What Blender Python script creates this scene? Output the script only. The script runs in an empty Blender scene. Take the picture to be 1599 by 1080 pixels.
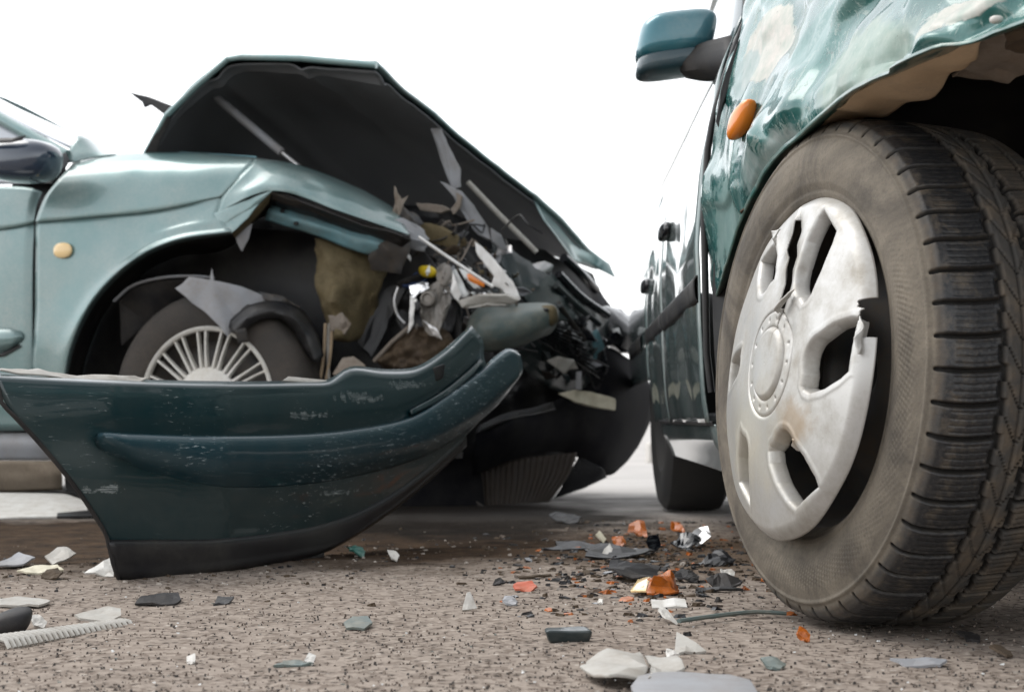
import bpy, bmesh, math, random
import numpy as np
from mathutils import Vector, Matrix, noise

random.seed(7)
S = bpy.context.scene
COL = S.collection
R = math.radians

# ------------------------------------------------------------------ camera
F, CX, CY, H = 2600.0, 799.5, 540.0, 0.256      # focal length in pixels of the 1599 px wide photograph
PITCH = math.atan(114 / F)
cam = bpy.data.cameras.new('camera')
cam.sensor_width = 36.0
cam.lens = F / 1599 * 36
cam.clip_start = 0.02
cam.clip_end = 3000
cam.dof.use_dof = True
cam.dof.focus_distance = 2.25
cam.dof.aperture_fstop = 9.0
co = bpy.data.objects.new('camera', cam)
co.location = (0, 0, H)
co.rotation_euler = (math.pi / 2 + PITCH, 0, 0)
COL.objects.link(co)
S.camera = co

# ------------------------------------------------------------------ sky and sun
SUN_EL, SUN_AZ = R(55), R(-60)
W_ = bpy.data.worlds.new('World')
S.world = W_
W_.use_nodes = True
wn = W_.node_tree
wn.nodes.clear()
sky = wn.nodes.new('ShaderNodeTexSky')
sky.sky_type = 'NISHITA'
sky.sun_disc = False
sky.sun_elevation = SUN_EL
sky.sun_rotation = SUN_AZ
sky.dust_density = 1.0
sky.air_density = 1.0
hs = wn.nodes.new('ShaderNodeHueSaturation')
hs.inputs['Saturation'].default_value = 0.10
bg = wn.nodes.new('ShaderNodeBackground')
bg.inputs['Strength'].default_value = 0.15
wo = wn.nodes.new('ShaderNodeOutputWorld')
wn.links.new(sky.outputs[0], hs.inputs['Color'])
wn.links.new(hs.outputs[0], bg.inputs['Color'])
wn.links.new(bg.outputs[0], wo.inputs['Surface'])
sl = bpy.data.lights.new('sun', 'SUN')
sl.energy = 0.5
sl.angle = R(35)
sl.color = (1.0, 0.96, 0.9)
so = bpy.data.objects.new('sun', sl)
so.rotation_euler = (math.pi / 2 - SUN_EL, 0, math.pi - SUN_AZ)
COL.objects.link(so)
S.view_settings.view_transform = 'Standard'
S.view_settings.look = 'None'
S.view_settings.gamma = 1
S.view_settings.use_curve_mapping = False
S.view_settings.exposure = 1.3
S.cycles.max_bounces = 8
S.cycles.use_denoising = True

# ------------------------------------------------------------------ measuring: photograph pixel -> place
cp, sp = math.cos(PITCH), math.sin(PITCH)
def ray(px, py):
    x = (px - CX) / F
    y = (CY - py) / F
    return Vector((x, cp - y * sp, sp + y * cp))
CAM = Vector((0, 0, H))
def at(px, py, Y):
    d = ray(px, py)
    return CAM + d * (Y / d.y)
def gnd(px, py, z=0.0):
    d = ray(px, py)
    return CAM + d * ((z - H) / d.z)
UP = Vector((0, 0, 1))
# wrecked car on the left: its side plane
LA = R(18)
HL = Vector((math.cos(LA), -math.sin(LA), 0))
NL = Vector((-math.sin(LA), -math.cos(LA), 0))
WL = at(322, 625, 4.74)
def L(px, py, off):
    d = ray(px, py)
    p0 = WL + NL * off
    return CAM + d * ((p0 - CAM).dot(NL) / d.dot(NL))
def LS(s, z, off):                                  # side coordinates of the left car
    return Vector((WL.x, WL.y, 0)) + HL * s + NL * off + UP * z

# ------------------------------------------------------------------ materials
def mat(name, base=(.5, .5, .5), rough=.5, metal=0., coat=0., spec=.5, trans=0., ior=1.45, alpha=1):
    m = bpy.data.materials.new(name)
    m.use_nodes = True
    b = m.node_tree.nodes['Principled BSDF']
    b.inputs['Base Color'].default_value = (*base, 1)
    b.inputs['Roughness'].default_value = rough
    b.inputs['Metallic'].default_value = metal
    b.inputs['Coat Weight'].default_value = coat
    b.inputs['Coat Roughness'].default_value = .06
    b.inputs['Specular IOR Level'].default_value = spec
    b.inputs['Transmission Weight'].default_value = trans
    b.inputs['IOR'].default_value = ior
    return m
class NT:
    """small wrapper to write node chains"""
    def __init__(s, m):
        s.t = m.node_tree; s.b = s.t.nodes['Principled BSDF']
        s.co = s.t.nodes.new('ShaderNodeTexCoord')
    def n(s, typ, **kw):
        nd = s.t.nodes.new(typ)
        for k, v in kw.items(): setattr(nd, k, v)
        return nd
    def l(s, a, b): s.t.links.new(a, b)
    def geo(s):
        g = s.n('ShaderNodeNewGeometry'); return g.outputs['Position']
    def scaled(s, sc, rot=(0, 0, 0)):
        mp = s.n('ShaderNodeMapping'); mp.inputs['Scale'].default_value = sc; mp.inputs['Rotation'].default_value = rot
        s.l(s.geo(), mp.inputs['Vector']); return mp.outputs[0]
    def noise(s, scale, detail=4, rough=.55, vec=None, dist=0.):
        nd = s.n('ShaderNodeTexNoise'); nd.inputs['Scale'].default_value = scale
        nd.inputs['Detail'].default_value = detail; nd.inputs['Roughness'].default_value = rough
        nd.inputs['Distortion'].default_value = dist
        s.l(vec if vec is not None else s.geo(), nd.inputs['Vector']); return nd.outputs['Fac']
    def ramp(s, v, a, b, ca=0., cb=1.):
        r = s.n('ShaderNodeMapRange'); r.inputs['From Min'].default_value = a; r.inputs['From Max'].default_value = b
        r.inputs['To Min'].default_value = ca; r.inputs['To Max'].default_value = cb
        s.l(v, r.inputs['Value']); return r.outputs[0]
    def math(s, op, a, b=None):
        nd = s.n('ShaderNodeMath', operation=op)
        for i, v in enumerate((a, b)):
            if v is None: continue
            if isinstance(v, (int, float)): nd.inputs[i].default_value = v
            else: s.l(v, nd.inputs[i])
        return nd.outputs[0]
    def mix(s, f, a, b):
        nd = s.n('ShaderNodeMix', data_type='RGBA')
        for sock, v in ((nd.inputs[0], f), (nd.inputs[6], a), (nd.inputs[7], b)):
            if isinstance(v, tuple): sock.default_value = (*v, 1) if len(v) == 3 else v
            elif isinstance(v, (int, float)): sock.default_value = v
            else: s.l(v, sock)
        return nd.outputs[2]
    def bump(s, h, strength=.3, dist=.002):
        nd = s.n('ShaderNodeBump'); nd.inputs['Strength'].default_value = strength; nd.inputs['Distance'].default_value = dist
        s.l(h, nd.inputs['Height']); s.l(nd.outputs[0], s.b.inputs['Normal'])
    def color(s, c): s.l(c, s.b.inputs['Base Color'])
    def rough(s, c): s.l(c, s.b.inputs['Roughness'])
    def metal(s, c): s.l(c, s.b.inputs['Metallic'])
    def coat(s, c): s.l(c, s.b.inputs['Coat Weight'])
    def ell(s, c, rad, amp=.3, ns=14.):
        """0..1 mask: inside a ragged ellipsoid at c with radii rad"""
        mp = s.n('ShaderNodeVectorMath', operation='SUBTRACT'); s.l(s.geo(), mp.inputs[0]); mp.inputs[1].default_value = c
        dv = s.n('ShaderNodeVectorMath', operation='DIVIDE'); s.l(mp.outputs[0], dv.inputs[0]); dv.inputs[1].default_value = rad
        ln = s.n('ShaderNodeVectorMath', operation='LENGTH'); s.l(dv.outputs[0], ln.inputs[0])
        nz = s.ramp(s.noise(ns, 5, .6), .2, .8, -amp, amp)
        return s.math('ADD', ln.outputs['Value'], nz)

def dusty(name, base, rough, dust, amount, scale=9., metal=0., coat=0., bump=0., spec=.5, fine=140.):
    m = mat(name, base, rough, metal, coat, spec)
    t = NT(m)
    a = t.ramp(t.noise(scale, 6, .62), .5 - amount, .95 - amount * .6)
    f = t.ramp(t.noise(fine, 3, .7), .3, .75)
    k = t.math('MULTIPLY', a, t.math('ADD', t.math('MULTIPLY', f, .6), .4))
    t.color(t.mix(k, base, dust))
    t.rough(t.ramp(k, 0, 1, rough, min(1, rough + .35)))
    if bump: t.bump(t.noise(fine, 4, .6), bump, .002)
    return m

def scratched(name, base, rough, scr, amount=.64, metal=0., coat=1., dust=(.3, .29, .26), dustk=.25, scale=(5, 9, 55), marks=()):
    m = mat(name, base, rough, metal, coat)
    t = NT(m)
    s1 = t.noise(5.0, 7, .72, t.scaled(scale, (.35, .2, .5)), .6)
    zone = t.ramp(t.noise(3.2, 3, .5), .46, .62)
    k = t.math('MULTIPLY', t.ramp(s1, amount, amount + .05), zone)
    for c_, r_ in marks:
        e = t.math('MULTIPLY', t.ramp(t.ell(c_, r_, 1.3, 60), .7, 1.0, 1, 0), t.ramp(t.noise(6, 6, .7, t.scaled((5, 5, 190), (.25, .1, 0))), .47, .56))
        k = t.math('MAXIMUM', k, t.math('MULTIPLY', e, .55))
    d = t.math('MULTIPLY', t.ramp(t.noise(7, 7, .65), .42, .85), dustk)
    t.color(t.mix(k, t.mix(d, base, dust), scr))
    t.rough(t.ramp(t.math('ADD', k, d), 0, 1, rough, .7))
    t.coat(t.ramp(t.math('ADD', k, d), 0, .8, coat, 0))
    return m

M = {}
M['paint_left'] = dusty('faded_green_paint', (.118, .222, .226), .28, (.36, .38, .36), .18, 5., .35, .8)
M['paint_inner'] = dusty('inner_panel_paint', (.16, .33, .38), .45, (.20, .17, .12), .12, 14., .2, .2)
M['paint_bumper'] = scratched('bumper_paint', (.005, .026, .031), .30, (.42, .46, .46), .615, .0, .6, (.07, .075, .068), .35, marks=[(at(x, y, Y), (w, .12, h)) for x, y, Y, w, h in ((165, 765, 2.64, .03, .007), (400, 728, 2.92, .02, .006), (480, 648, 3.05, .03, .006), (560, 620, 3.2, .04, .010), (530, 770, 3.12, .04, .005), (250, 560, 2.7, .02, .004), (640, 600, 3.35, .04, .008))])
M['paint_strip'] = scratched('bumper_strip_paint', (.008, .042, .058), .36, (.40, .47, .50), .585, .1, .5, (.10, .12, .12), .4, (5, 9, 50))
M['black_plastic'] = dusty('black_plastic', (.010, .010, .012), .42, (.07, .065, .055), .08, 8.)
M['black_gloss'] = dusty('black_gloss', (.006, .007, .010), .22, (.05, .05, .048), .06, 8., 0, .4)
M['grey_black'] = dusty('weathered_black_plastic', (.014, .014, .016), .55, (.08, .07, .06), .15, 12., bump=.25, spec=.3)
M['liner'] = dusty('hood_liner', (.13, .135, .145), .75, (.16, .16, .16), .15, 3., bump=.4)
M['dark_metal'] = dusty('dark_metal', (.04, .042, .045), .45, (.12, .09, .06), .2, 22., .5)
M['dark_teal'] = dusty('dark_teal_metal', (.010, .024, .028), .38, (.07, .068, .06), .22, 26., .2, .4, bump=.3)
M['grey_plastic'] = dusty('grey_plastic', (.27, .28, .30), .5, (.20, .17, .14), .15, 12.)
M['pale_plastic'] = dusty('pale_plastic', (.40, .39, .36), .45, (.22, .18, .14), .2, 26.)
M['white_plastic'] = dusty('white_plastic', (.62, .61, .58), .4, (.30, .26, .21), .2, 30.)
M['cream'] = dusty('cream_plastic', (.62, .58, .45), .5, (.25, .20, .12), .15, 25.)
M['khaki'] = dusty('muddy_khaki', (.16, .125, .062), .65, (.05, .036, .02), .35, 16., bump=.5)
M['brown_dirt'] = dusty('brown_dirt', (.085, .06, .038), .85, (.035, .024, .016), .25, 14., bump=.5)
M['radiator_brown'] = dusty('radiator_fins', (.022, .016, .012), .7, (.05, .036, .026), .2, 20.)
M['tan'] = dusty('sandy_liner', (.52, .38, .24), .75, (.34, .27, .20), .25, 13., bump=.4)
M['tan_grey'] = dusty('sandy_grey_metal', (.25, .22, .19), .65, (.16, .11, .07), .25, 20., .2, bump=.4)
M['silver'] = dusty('silver_metal', (.55, .55, .56), .3, (.35, .32, .28), .15, 24., .85)
M['chrome'] = mat('chrome', (.8, .8, .8), .12, 1.0)
M['bumper_black'] = dusty('matt_black_bumper', (.006, .006, .008), .75, (.035, .033, .03), .10, 8., spec=.08)
M['lamp_grey'] = dusty('grey_lamp_plastic', (.26, .25, .235), .4, (.14, .11, .08), .3, 26., .3)
M['rust_dark'] = dusty('dark_rusty_metal', (.045, .032, .022), .7, (.14, .095, .055), .3, 24., bump=.4)
M['alloy'] = dusty('silver_hub_paint', (.62, .61, .58), .38, (.42, .38, .31), .25, 16., .25)
M['orange'] = mat('amber_lens', (.72, .20, .015), .18, 0, .6)
M['orange_broken'] = dusty('amber_plastic', (.50, .125, .012), .18, (.14, .06, .025), .30, 50.)
M['pale_amber'] = mat('pale_amber_lens', (.85, .62, .32), .2, 0, .6)
M['red_orange'] = dusty('red_plastic', (.50, .10, .05), .5, (.30, .16, .10), .2, 40.)
M['yellow'] = mat('yellow_cap', (.72, .52, .02), .4)
M['glass'] = mat('tinted_glass', (.10, .13, .14), .04, 0, 0, .9)
M['pale_glass'] = mat('window_glass', (.45, .48, .52), .05, .1, 1., .8)
M['mirror_shell'] = mat('mirror_shell', (.03, .045, .07), .15, .1, 1.)
M['clear'] = mat('clear_plastic', (.75, .77, .76), .15, 0, .5)
M['teal_chip'] = dusty('green_paint_chip', (.02, .16, .13), .35, (.2, .2, .18), .12, 30.)
M['grey_teal'] = dusty('grey_green_paint', (.075, .115, .115), .4, (.22, .20, .16), .25, 24.)
M['rubber'] = dusty('dusty_rubber', (.028, .026, .024), .75, (.085, .07, .058), .25, 9., bump=.2)
M['rubber_dark'] = dusty('dark_rubber', (.018, .018, .018), .7, (.05, .045, .04), .15, 9.)
M['mud_tan'] = dusty('muddy_sill', (.30, .25, .19), .8, (.14, .10, .07), .25, 12.)

# right car paint: green with scraped, primer-grey and dusty areas of its own
def paint_right():
    m = mat('crumpled_green_paint', (.01, .11, .10), .26, .1, .5)
    t = NT(m)
    pale = (.34, .40, .37)
    beige = (.52, .48, .44)
    c = t.mix(t.ramp(t.noise(6, 5, .6), .35, .65), (.006, .062, .062), (.012, .125, .112))
    c = t.mix(t.math('MULTIPLY', t.ramp(t.noise(4.5, 8, .7, None, 1.0), .52, .58), .5), c, (.13, .24, .225))
    sc = t.math('MULTIPLY', t.ramp(t.noise(11, 10, .74, None, 2.2), .56, .60), .6)
    st = t.math('MULTIPLY', t.ramp(t.noise(5, 8, .74, t.scaled((9, 34, 9), (.55, .3, 0)), .5), .585, .63), .7)
    k = t.math('MAXIMUM', sc, st)
    c = t.mix(k, c, pale)
    tot = k
    for (px, py, Y, rx, ry, rz, col, am, hard, w) in [
            (1203, 85, 2.50, .042, .13, .075, beige, .25, .04, .95), (1172, 130, 2.58, .024, .10, .045, (.30, .36, .36), .3, .05, .8),
            (1350, 110, 1.95, .075, .15, .055, (.33, .38, .33), .5, .16, .75), (1270, 50, 2.2, .04, .12, .05, (.22, .32, .32), .5, .15, .7),
            (1505, 6, 1.68, .05, .12, .022, beige, .6, .05, .9), (1232, 238, 2.24, .035, .11, .040, (.40, .44, .43), .4, .12, .7),
            (1190, 262, 2.36, .030, .10, .045, (.36, .42, .41), .45, .12, .7), (1135, 350, 2.6, .014, .1, .07, (.20, .28, .27), .7, .1, .7)]:
        p = at(px, py, Y)
        e = t.math('MULTIPLY', t.ramp(t.ell(p, (rx, ry, rz), am, 15), 1 - hard, 1 + hard, 1, 0), w)
        c = t.mix(e, c, t.mix(t.ramp(t.noise(34, 7, .7), .35, .7), col, (col[0] * .6, col[1] * .75, col[2] * .72)))
        tot = t.math('MAXIMUM', tot, e)
    ch = t.ramp(t.noise(24, 9, .78, None, 1.5), .635, .655)
    c = t.mix(ch, c, (.03, .035, .033))
    t.color(c)
    t.rough(t.ramp(tot, 0, 1, .24, .55))
    t.coat(t.ramp(tot, 0, 1, .55, .1))
    t.metal(0) if False else None
    t.bump(t.math('ADD', tot, t.noise(60, 5, .6)), .25, .002)
    return m
M['paint_right'] = paint_right()
M['paint_door'] = dusty('green_door_paint', (.03, .09, .09), .25, (.36, .36, .35), .25, 4., .3, 1.)
M['lip_green'] = dusty('green_lip_paint', (.012, .10, .085), .3, (.3, .28, .24), .15, 20., .1, .6)

# ------------------------------------------------------------------ mesh helpers
ORIG = {}
def link(o, parent=None):
    COL.objects.link(o)
    if parent is not None: o.parent = parent
def tag(o, label=None, cat=None, group=None, kind=None):
    if label: o['label'] = label
    if cat: o['category'] = cat
    if group: o['group'] = group
    if kind: o['kind'] = kind
    return o
def thing(name, label, cat, loc, group=None):
    o = bpy.data.objects.new(name, None)
    o.empty_display_size = .1
    o.location = loc
    link(o)
    ORIG[o.name] = Vector(loc)
    return tag(o, label, cat, group)
def mk(name, verts, faces, m, parent=None, smooth=True, sharp=40, solid=0., bevel=0., origin=None):
    """one mesh object, verts in world metres"""
    vs = [Vector(v) for v in verts]
    c = Vector(origin) if origin is not None else sum(vs, Vector()) / len(vs)
    me = bpy.data.meshes.new(name)
    me.from_pydata([v - c for v in vs], [], faces)
    me.update()
    bm = bmesh.new(); bm.from_mesh(me)
    bmesh.ops.recalc_face_normals(bm, faces=bm.faces)
    bm.to_mesh(me); bm.free()
    if smooth:
        me.polygons.foreach_set('use_smooth', [True] * len(me.polygons))
        me.set_sharp_from_angle(angle=R(sharp))
    me.materials.append(m if not isinstance(m, str) else M[m])
    o = bpy.data.objects.new(name, me)
    link(o, parent)
    po = ORIG.get(parent.name, Vector()) if parent is not None else Vector()
    o.location = c - po
    ORIG[o.name] = c
    if solid:
        md = o.modifiers.new('solid', 'SOLIDIFY'); md.thickness = solid; md.offset = 0
    if bevel:
        md = o.modifiers.new('bevel', 'BEVEL'); md.width = bevel; md.segments = 2; md.limit_method = 'ANGLE'; md.angle_limit = R(40)
    return o
def catmull(pts, n, lin=False):
    """resample a polyline of tuples to n points"""
    P = [np.array(p, float) for p in pts]
    if len(P) == 1: return [P[0]] * n
    d = [0.]
    for a, b in zip(P, P[1:]): d.append(d[-1] + max(1e-6, float(np.linalg.norm(b[:2] - a[:2]) if len(a) > 2 else np.linalg.norm(b - a))))
    out = []
    for i in range(n):
        x = d[-1] * i / (n - 1)
        k = 0
        while k < len(P) - 2 and x > d[k + 1]: k += 1
        t = (x - d[k]) / (d[k + 1] - d[k])
        p1, p2 = P[k], P[k + 1]
        if lin: out.append(p1 + (p2 - p1) * t); continue
        l12 = d[k + 1] - d[k]
        m1 = (p2 - P[k - 1]) / (d[k + 1] - d[k - 1]) * l12 if k > 0 else (p2 - p1)
        m2 = (P[k + 2] - p1) / (d[k + 2] - d[k]) * l12 if k + 2 < len(P) else (p2 - p1)
        t2, t3 = t * t, t * t * t
        out.append((2 * t3 - 3 * t2 + 1) * p1 + (t3 - 2 * t2 + t) * m1 + (-2 * t3 + 3 * t2) * p2 + (t3 - t2) * m2)
    return out
def uni(rows, m, lin=False):
    """resample the list of rows (each an array of points) to m rows, uniform in row index"""
    A = np.array(rows); k = len(A); out = []
    for j in range(m):
        x = (k - 1) * j / (m - 1); i = min(int(x), k - 2); t = x - i
        p1, p2 = A[i], A[i + 1]
        if lin: out.append(p1 + (p2 - p1) * t); continue
        m1 = (p2 - A[i - 1]) / 2 if i > 0 else p2 - p1
        m2 = (A[i + 2] - p1) / 2 if i + 2 < k else p2 - p1
        t2, t3 = t * t, t ** 3
        out.append((2 * t3 - 3 * t2 + 1) * p1 + (t3 - 2 * t2 + t) * m1 + (-2 * t3 + 3 * t2) * p2 + (t3 - t2) * m2)
    return out
def grid_faces(n, m):
    return [(j * n + i, j * n + i + 1, (j + 1) * n + i + 1, (j + 1) * n + i) for j in range(m - 1) for i in range(n - 1)]
def sheet(name, rows, mapf, m, parent=None, n=24, mm=16, solid=.003, warp=None, lin=False, linu=False, sharp=40):
    G = uni([catmull(r, n, linu) for r in rows], mm, lin)
    vs = []
    for j, row in enumerate(G):
        for i, p in enumerate(row):
            v = mapf(*p)
            if warp: v = warp(v, i / (n - 1), j / (mm - 1))
            vs.append(v)
    return mk(name, vs, grid_faces(n, mm), m, parent, solid=solid, sharp=sharp)
def plate(name, pts, mapf, m, parent=None, thick=.004, crumple=0., scale=18., cuts=3, bevel=.001):
    vs = [mapf(*p) if mapf else Vector(p) for p in pts]
    bm = bmesh.new()
    bv = [bm.verts.new(v) for v in vs]
    f = bm.faces.new(bv)
    if crumple:
        bmesh.ops.triangulate(bm, faces=[f])
        bmesh.ops.subdivide_edges(bm, edges=bm.edges[:], cuts=cuts, use_grid_fill=True)
        bm.normal_update()
        nn = Vector()
        for q in bm.faces: nn += q.normal
        nn.normalize()
        for v in bm.verts:
            w = noise.noise(v.co * scale) + .5 * noise.noise(v.co * scale * 2.3)
            e = Vector((noise.noise(v.co * scale * 2 + Vector((9, 0, 0))), noise.noise(v.co * scale * 2 + Vector((0, 9, 0))), noise.noise(v.co * scale * 2 + Vector((0, 0, 9)))))
            v.co += nn * (w * crumple) + e * crumple * .5
    bm.verts.index_update()
    V = [v.co.copy() for v in bm.verts]; Fc = [[v.index for v in q.verts] for q in bm.faces]
    bm.free()
    return mk(name, V, Fc, m, parent, solid=thick, bevel=bevel, sharp=28)
def tube(name, pts, r, m, parent=None, n=10, sub=1, flat=1.):
    P = [Vector(p) for p in pts]
    if sub > 1: P = [Vector(p) for p in catmull([tuple(p) for p in P], (len(P) - 1) * sub + 1)]
    vs, fs = [], []
    for i, p in enumerate(P):
        t = (P[min(i + 1, len(P) - 1)] - P[max(i - 1, 0)]).normalized()
        a = t.cross(UP if abs(t.z) < .9 else Vector((1, 0, 0))).normalized(); b = t.cross(a)
        rr = r[min(i * len(r) // len(P), len(r) - 1)] if isinstance(r, (list, tuple)) else r
        for k in range(n):
            th = 2 * math.pi * k / n
            vs.append(p + a * math.cos(th) * rr + b * math.sin(th) * rr * flat)
    for i in range(len(P) - 1):
        for k in range(n):
            fs.append((i * n + k, i * n + (k + 1) % n, (i + 1) * n + (k + 1) % n, (i + 1) * n + k))
    fs.append(tuple(range(n))); fs.append(tuple(range((len(P) - 1) * n, len(P) * n)))
    return mk(name, vs, fs, m, parent, sharp=50)
def lathe(name, prof, c, ax, m, parent=None, n=64, a0=0., a1=None, up=UP, solid=0., warp=None):
    ax = Vector(ax).normalized()
    e2 = (up - ax * up.dot(ax)).normalized(); e1 = e2.cross(ax)
    full = a1 is None
    k = n if full else n + 1
    vs, fs = [], []
    for j in range(k):
        th = a0 + (2 * math.pi * j / n if full else (a1 - a0) * j / n)
        d = e1 * math.cos(th) + e2 * math.sin(th)
        for (r, t) in prof:
            v = c + d * r + ax * t
            vs.append(warp(v) if warp else v)
    q = len(prof)
    for j in range(n):
        j2 = (j + 1) % k
        for i in range(q - 1): fs.append((j * q + i, j * q + i + 1, j2 * q + i + 1, j2 * q + i))
    return mk(name, vs, fs, m, parent, solid=solid, sharp=35)
def rbox(name, c, ex, ey, ez, m, parent=None, p=4., n=20, mm=12, taper=0., bumpy=0.):
    """superellipsoid block: rounded box with half axes ex, ey, ez (vectors)"""
    vs, fs = [], []
    def sg(x, e): return math.copysign(abs(x) ** e, x)
    e = 2. / p
    for j in range(mm + 1):
        ph = -math.pi / 2 + math.pi * j / mm
        for i in range(n):
            th = 2 * math.pi * i / n
            x, y, z = sg(math.cos(ph), e) * sg(math.cos(th), e), sg(math.cos(ph), e) * sg(math.sin(th), e), sg(math.sin(ph), e)
            k = 1 + taper * z
            v = c + ex * x * k + ey * y * k + ez * z
            if bumpy: v += Vector((noise.noise(v * 25), noise.noise(v * 25 + Vector((5, 0, 0))), noise.noise(v * 25 + Vector((0, 5, 0))))) * bumpy
            vs.append(v)
    for j in range(mm):
        for i in range(n):
            fs.append((j * n + i, j * n + (i + 1) % n, (j + 1) * n + (i + 1) % n, (j + 1) * n + i))
    return mk(name, vs, fs, m, parent, sharp=60)
def box(name, c, ex, ey, ez, m, parent=None, bevel=.004):
    vs = [c + ex * a + ey * b + ez * d for a in (-1, 1) for b in (-1, 1) for d in (-1, 1)]
    fs = [(0, 1, 3, 2), (4, 6, 7, 5), (0, 4, 5, 1), (2, 3, 7, 6), (0, 2, 6, 4), (1, 5, 7, 3)]
    return mk(name, vs, fs, m, parent, smooth=False, bevel=bevel)

# ------------------------------------------------------------------ ground
def asphalt():
    m = mat('asphalt', (.2, .18, .16), .85)
    t = NT(m)
    pos = t.geo()
    sep = t.n('ShaderNodeSeparateXYZ'); t.l(pos, sep.inputs[0])
    # near: sandy worn asphalt with open dark pits between the stones; far: pale dusty road
    fine = t.noise(170, 4, .65)
    blotch = t.noise(3.0, 6, .6)
    near = t.mix(t.ramp(fine, .3, .7), (.165, .136, .114), (.29, .248, .214))
    near = t.mix(t.ramp(blotch, .35, .7), near, t.mix(.5, near, (.28, .235, .20)))
    vo = t.n('ShaderNodeTexVoronoi'); vo.inputs['Scale'].default_value = 95; vo.inputs['Randomness'].default_value = 1
    wpos = t.n('ShaderNodeMix', data_type='VECTOR'); wpos.inputs[0].default_value = .012
    nz = t.n('ShaderNodeTexNoise'); nz.inputs['Scale'].default_value = 60; t.l(pos, nz.inputs['Vector'])
    t.l(pos, wpos.inputs[4]); t.l(nz.outputs['Color'], wpos.inputs[5]); t.l(wpos.outputs[1], vo.inputs['Vector'])
    pick = t.n('ShaderNodeSeparateColor'); t.l(vo.outputs['Color'], pick.inputs[0])
    dens = t.ramp(t.noise(9, 4, .6), .3, .7, .24, .52)
    near = t.mix(t.ramp(pick.outputs[2], 0, 1, .0, .55), near, t.mix(t.math('GREATER_THAN', pick.outputs[0], .5), (.115, .088, .07), (.36, .31, .265)))
    pit = t.math('MULTIPLY', t.ramp(vo.outputs['Distance'], .20, .42, 1, 0), t.math('LESS_THAN', pick.outputs[0], dens))
    light = t.math('MULTIPLY', t.ramp(vo.outputs['Distance'], .2, .4, 1, 0), t.math('GREATER_THAN', pick.outputs[1], .93))
    near = t.mix(t.math('MULTIPLY', pit, .88), near, (.035, .030, .028))
    near = t.mix(t.math('MULTIPLY', light, .6), near, (.5, .46, .41))
    far = t.mix(t.ramp(t.noise(1.2, 6, .6), .3, .7), (.40, .385, .37), (.52, .50, .48))
    yy = t.math('ADD', sep.outputs[1], t.ramp(t.noise(1.7, 5, .6), .2, .8, -.5, .5))
    c = t.mix(t.ramp(yy, 4.0, 5.0), near, far)
    # wet oily patch with brown silt by wreck and bumper, plus painted under-car shade
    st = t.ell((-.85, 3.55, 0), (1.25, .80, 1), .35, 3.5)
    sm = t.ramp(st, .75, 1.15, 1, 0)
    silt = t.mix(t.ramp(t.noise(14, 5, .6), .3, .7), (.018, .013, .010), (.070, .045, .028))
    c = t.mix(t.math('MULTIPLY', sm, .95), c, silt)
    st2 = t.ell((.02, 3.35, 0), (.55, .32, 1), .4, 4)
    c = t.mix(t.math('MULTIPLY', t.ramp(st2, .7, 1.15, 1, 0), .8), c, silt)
    wet_shade = t.ell((-.15, 4.35, 0), (.55, .85, 1), .3, 4)  # wet ground with the shade under the crushed nose painted in
    c = t.mix(t.math('MULTIPLY', t.ramp(wet_shade, .7, 1.1, 1, 0), .9), c, (.010, .009, .008))
    car_shade = t.ell((-1.5, 5.1, 0), (1.9, .9, 1), .3, 3)  # shade beneath the left car, painted into the road colour
    c = t.mix(t.math('MULTIPLY', t.ramp(car_shade, .8, 1.15, 1, 0), .85), c, (.018, .015, .013))
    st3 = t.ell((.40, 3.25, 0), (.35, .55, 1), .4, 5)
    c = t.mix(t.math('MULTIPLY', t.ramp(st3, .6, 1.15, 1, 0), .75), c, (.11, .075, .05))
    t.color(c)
    t.rough(t.ramp(sm, 0, 1, .92, .8)); t.b.inputs['Specular IOR Level'].default_value = .03
    hgt = t.math('SUBTRACT', t.math('ADD', t.math('MULTIPLY', fine, .5), t.math('MULTIPLY', t.noise(60, 3, .6), .8)), t.math('MULTIPLY', pit, 1.0))
    t.bump(hgt, .4, .004)
    return m
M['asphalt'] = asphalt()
def relief(x, y):
    v = Vector((x, y, 0))
    k = max(0, min(1, (1.99 - abs(x)) * 6, (y - 1.32) * 8, (4.55 - y) * 3))
    return (.0022 * noise.noise(v * 35) + .0015 * noise.noise(v * 80) + .003 * noise.noise(v * 6)) * k - .002
def build_ground():
    xs = np.concatenate([[-1500, -300, -60, -15, -6], np.arange(-2.0, 2.001, .0125), [6, 15, 60, 300, 1500]])
    ys = np.concatenate([[-300, -60, -10, 0.5], np.arange(1.3, 4.6, .0125), [6, 9, 15, 30, 80, 300, 2000]])
    vs = []
    for y in ys:
        for x in xs:
            z = 0.
            if -1.99 < x < 1.99 and 1.32 < y < 4.55:
                z = relief(x, y)
            else: z = -.002
            vs.append((x, y, z))
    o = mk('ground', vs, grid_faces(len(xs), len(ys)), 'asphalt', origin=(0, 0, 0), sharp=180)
    tag(o, kind='structure')
build_ground()
kb = box('kerb', Vector((3.85, 9.9, .055)), Vector((3.05, 0, 0)), Vector((0, .14, 0)), Vector((0, 0, .065)), dusty('kerb_stone', (.52, .50, .47), .8, (.35, .32, .29), .2, 3.), bevel=.015)
tag(kb, kind='structure')

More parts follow.
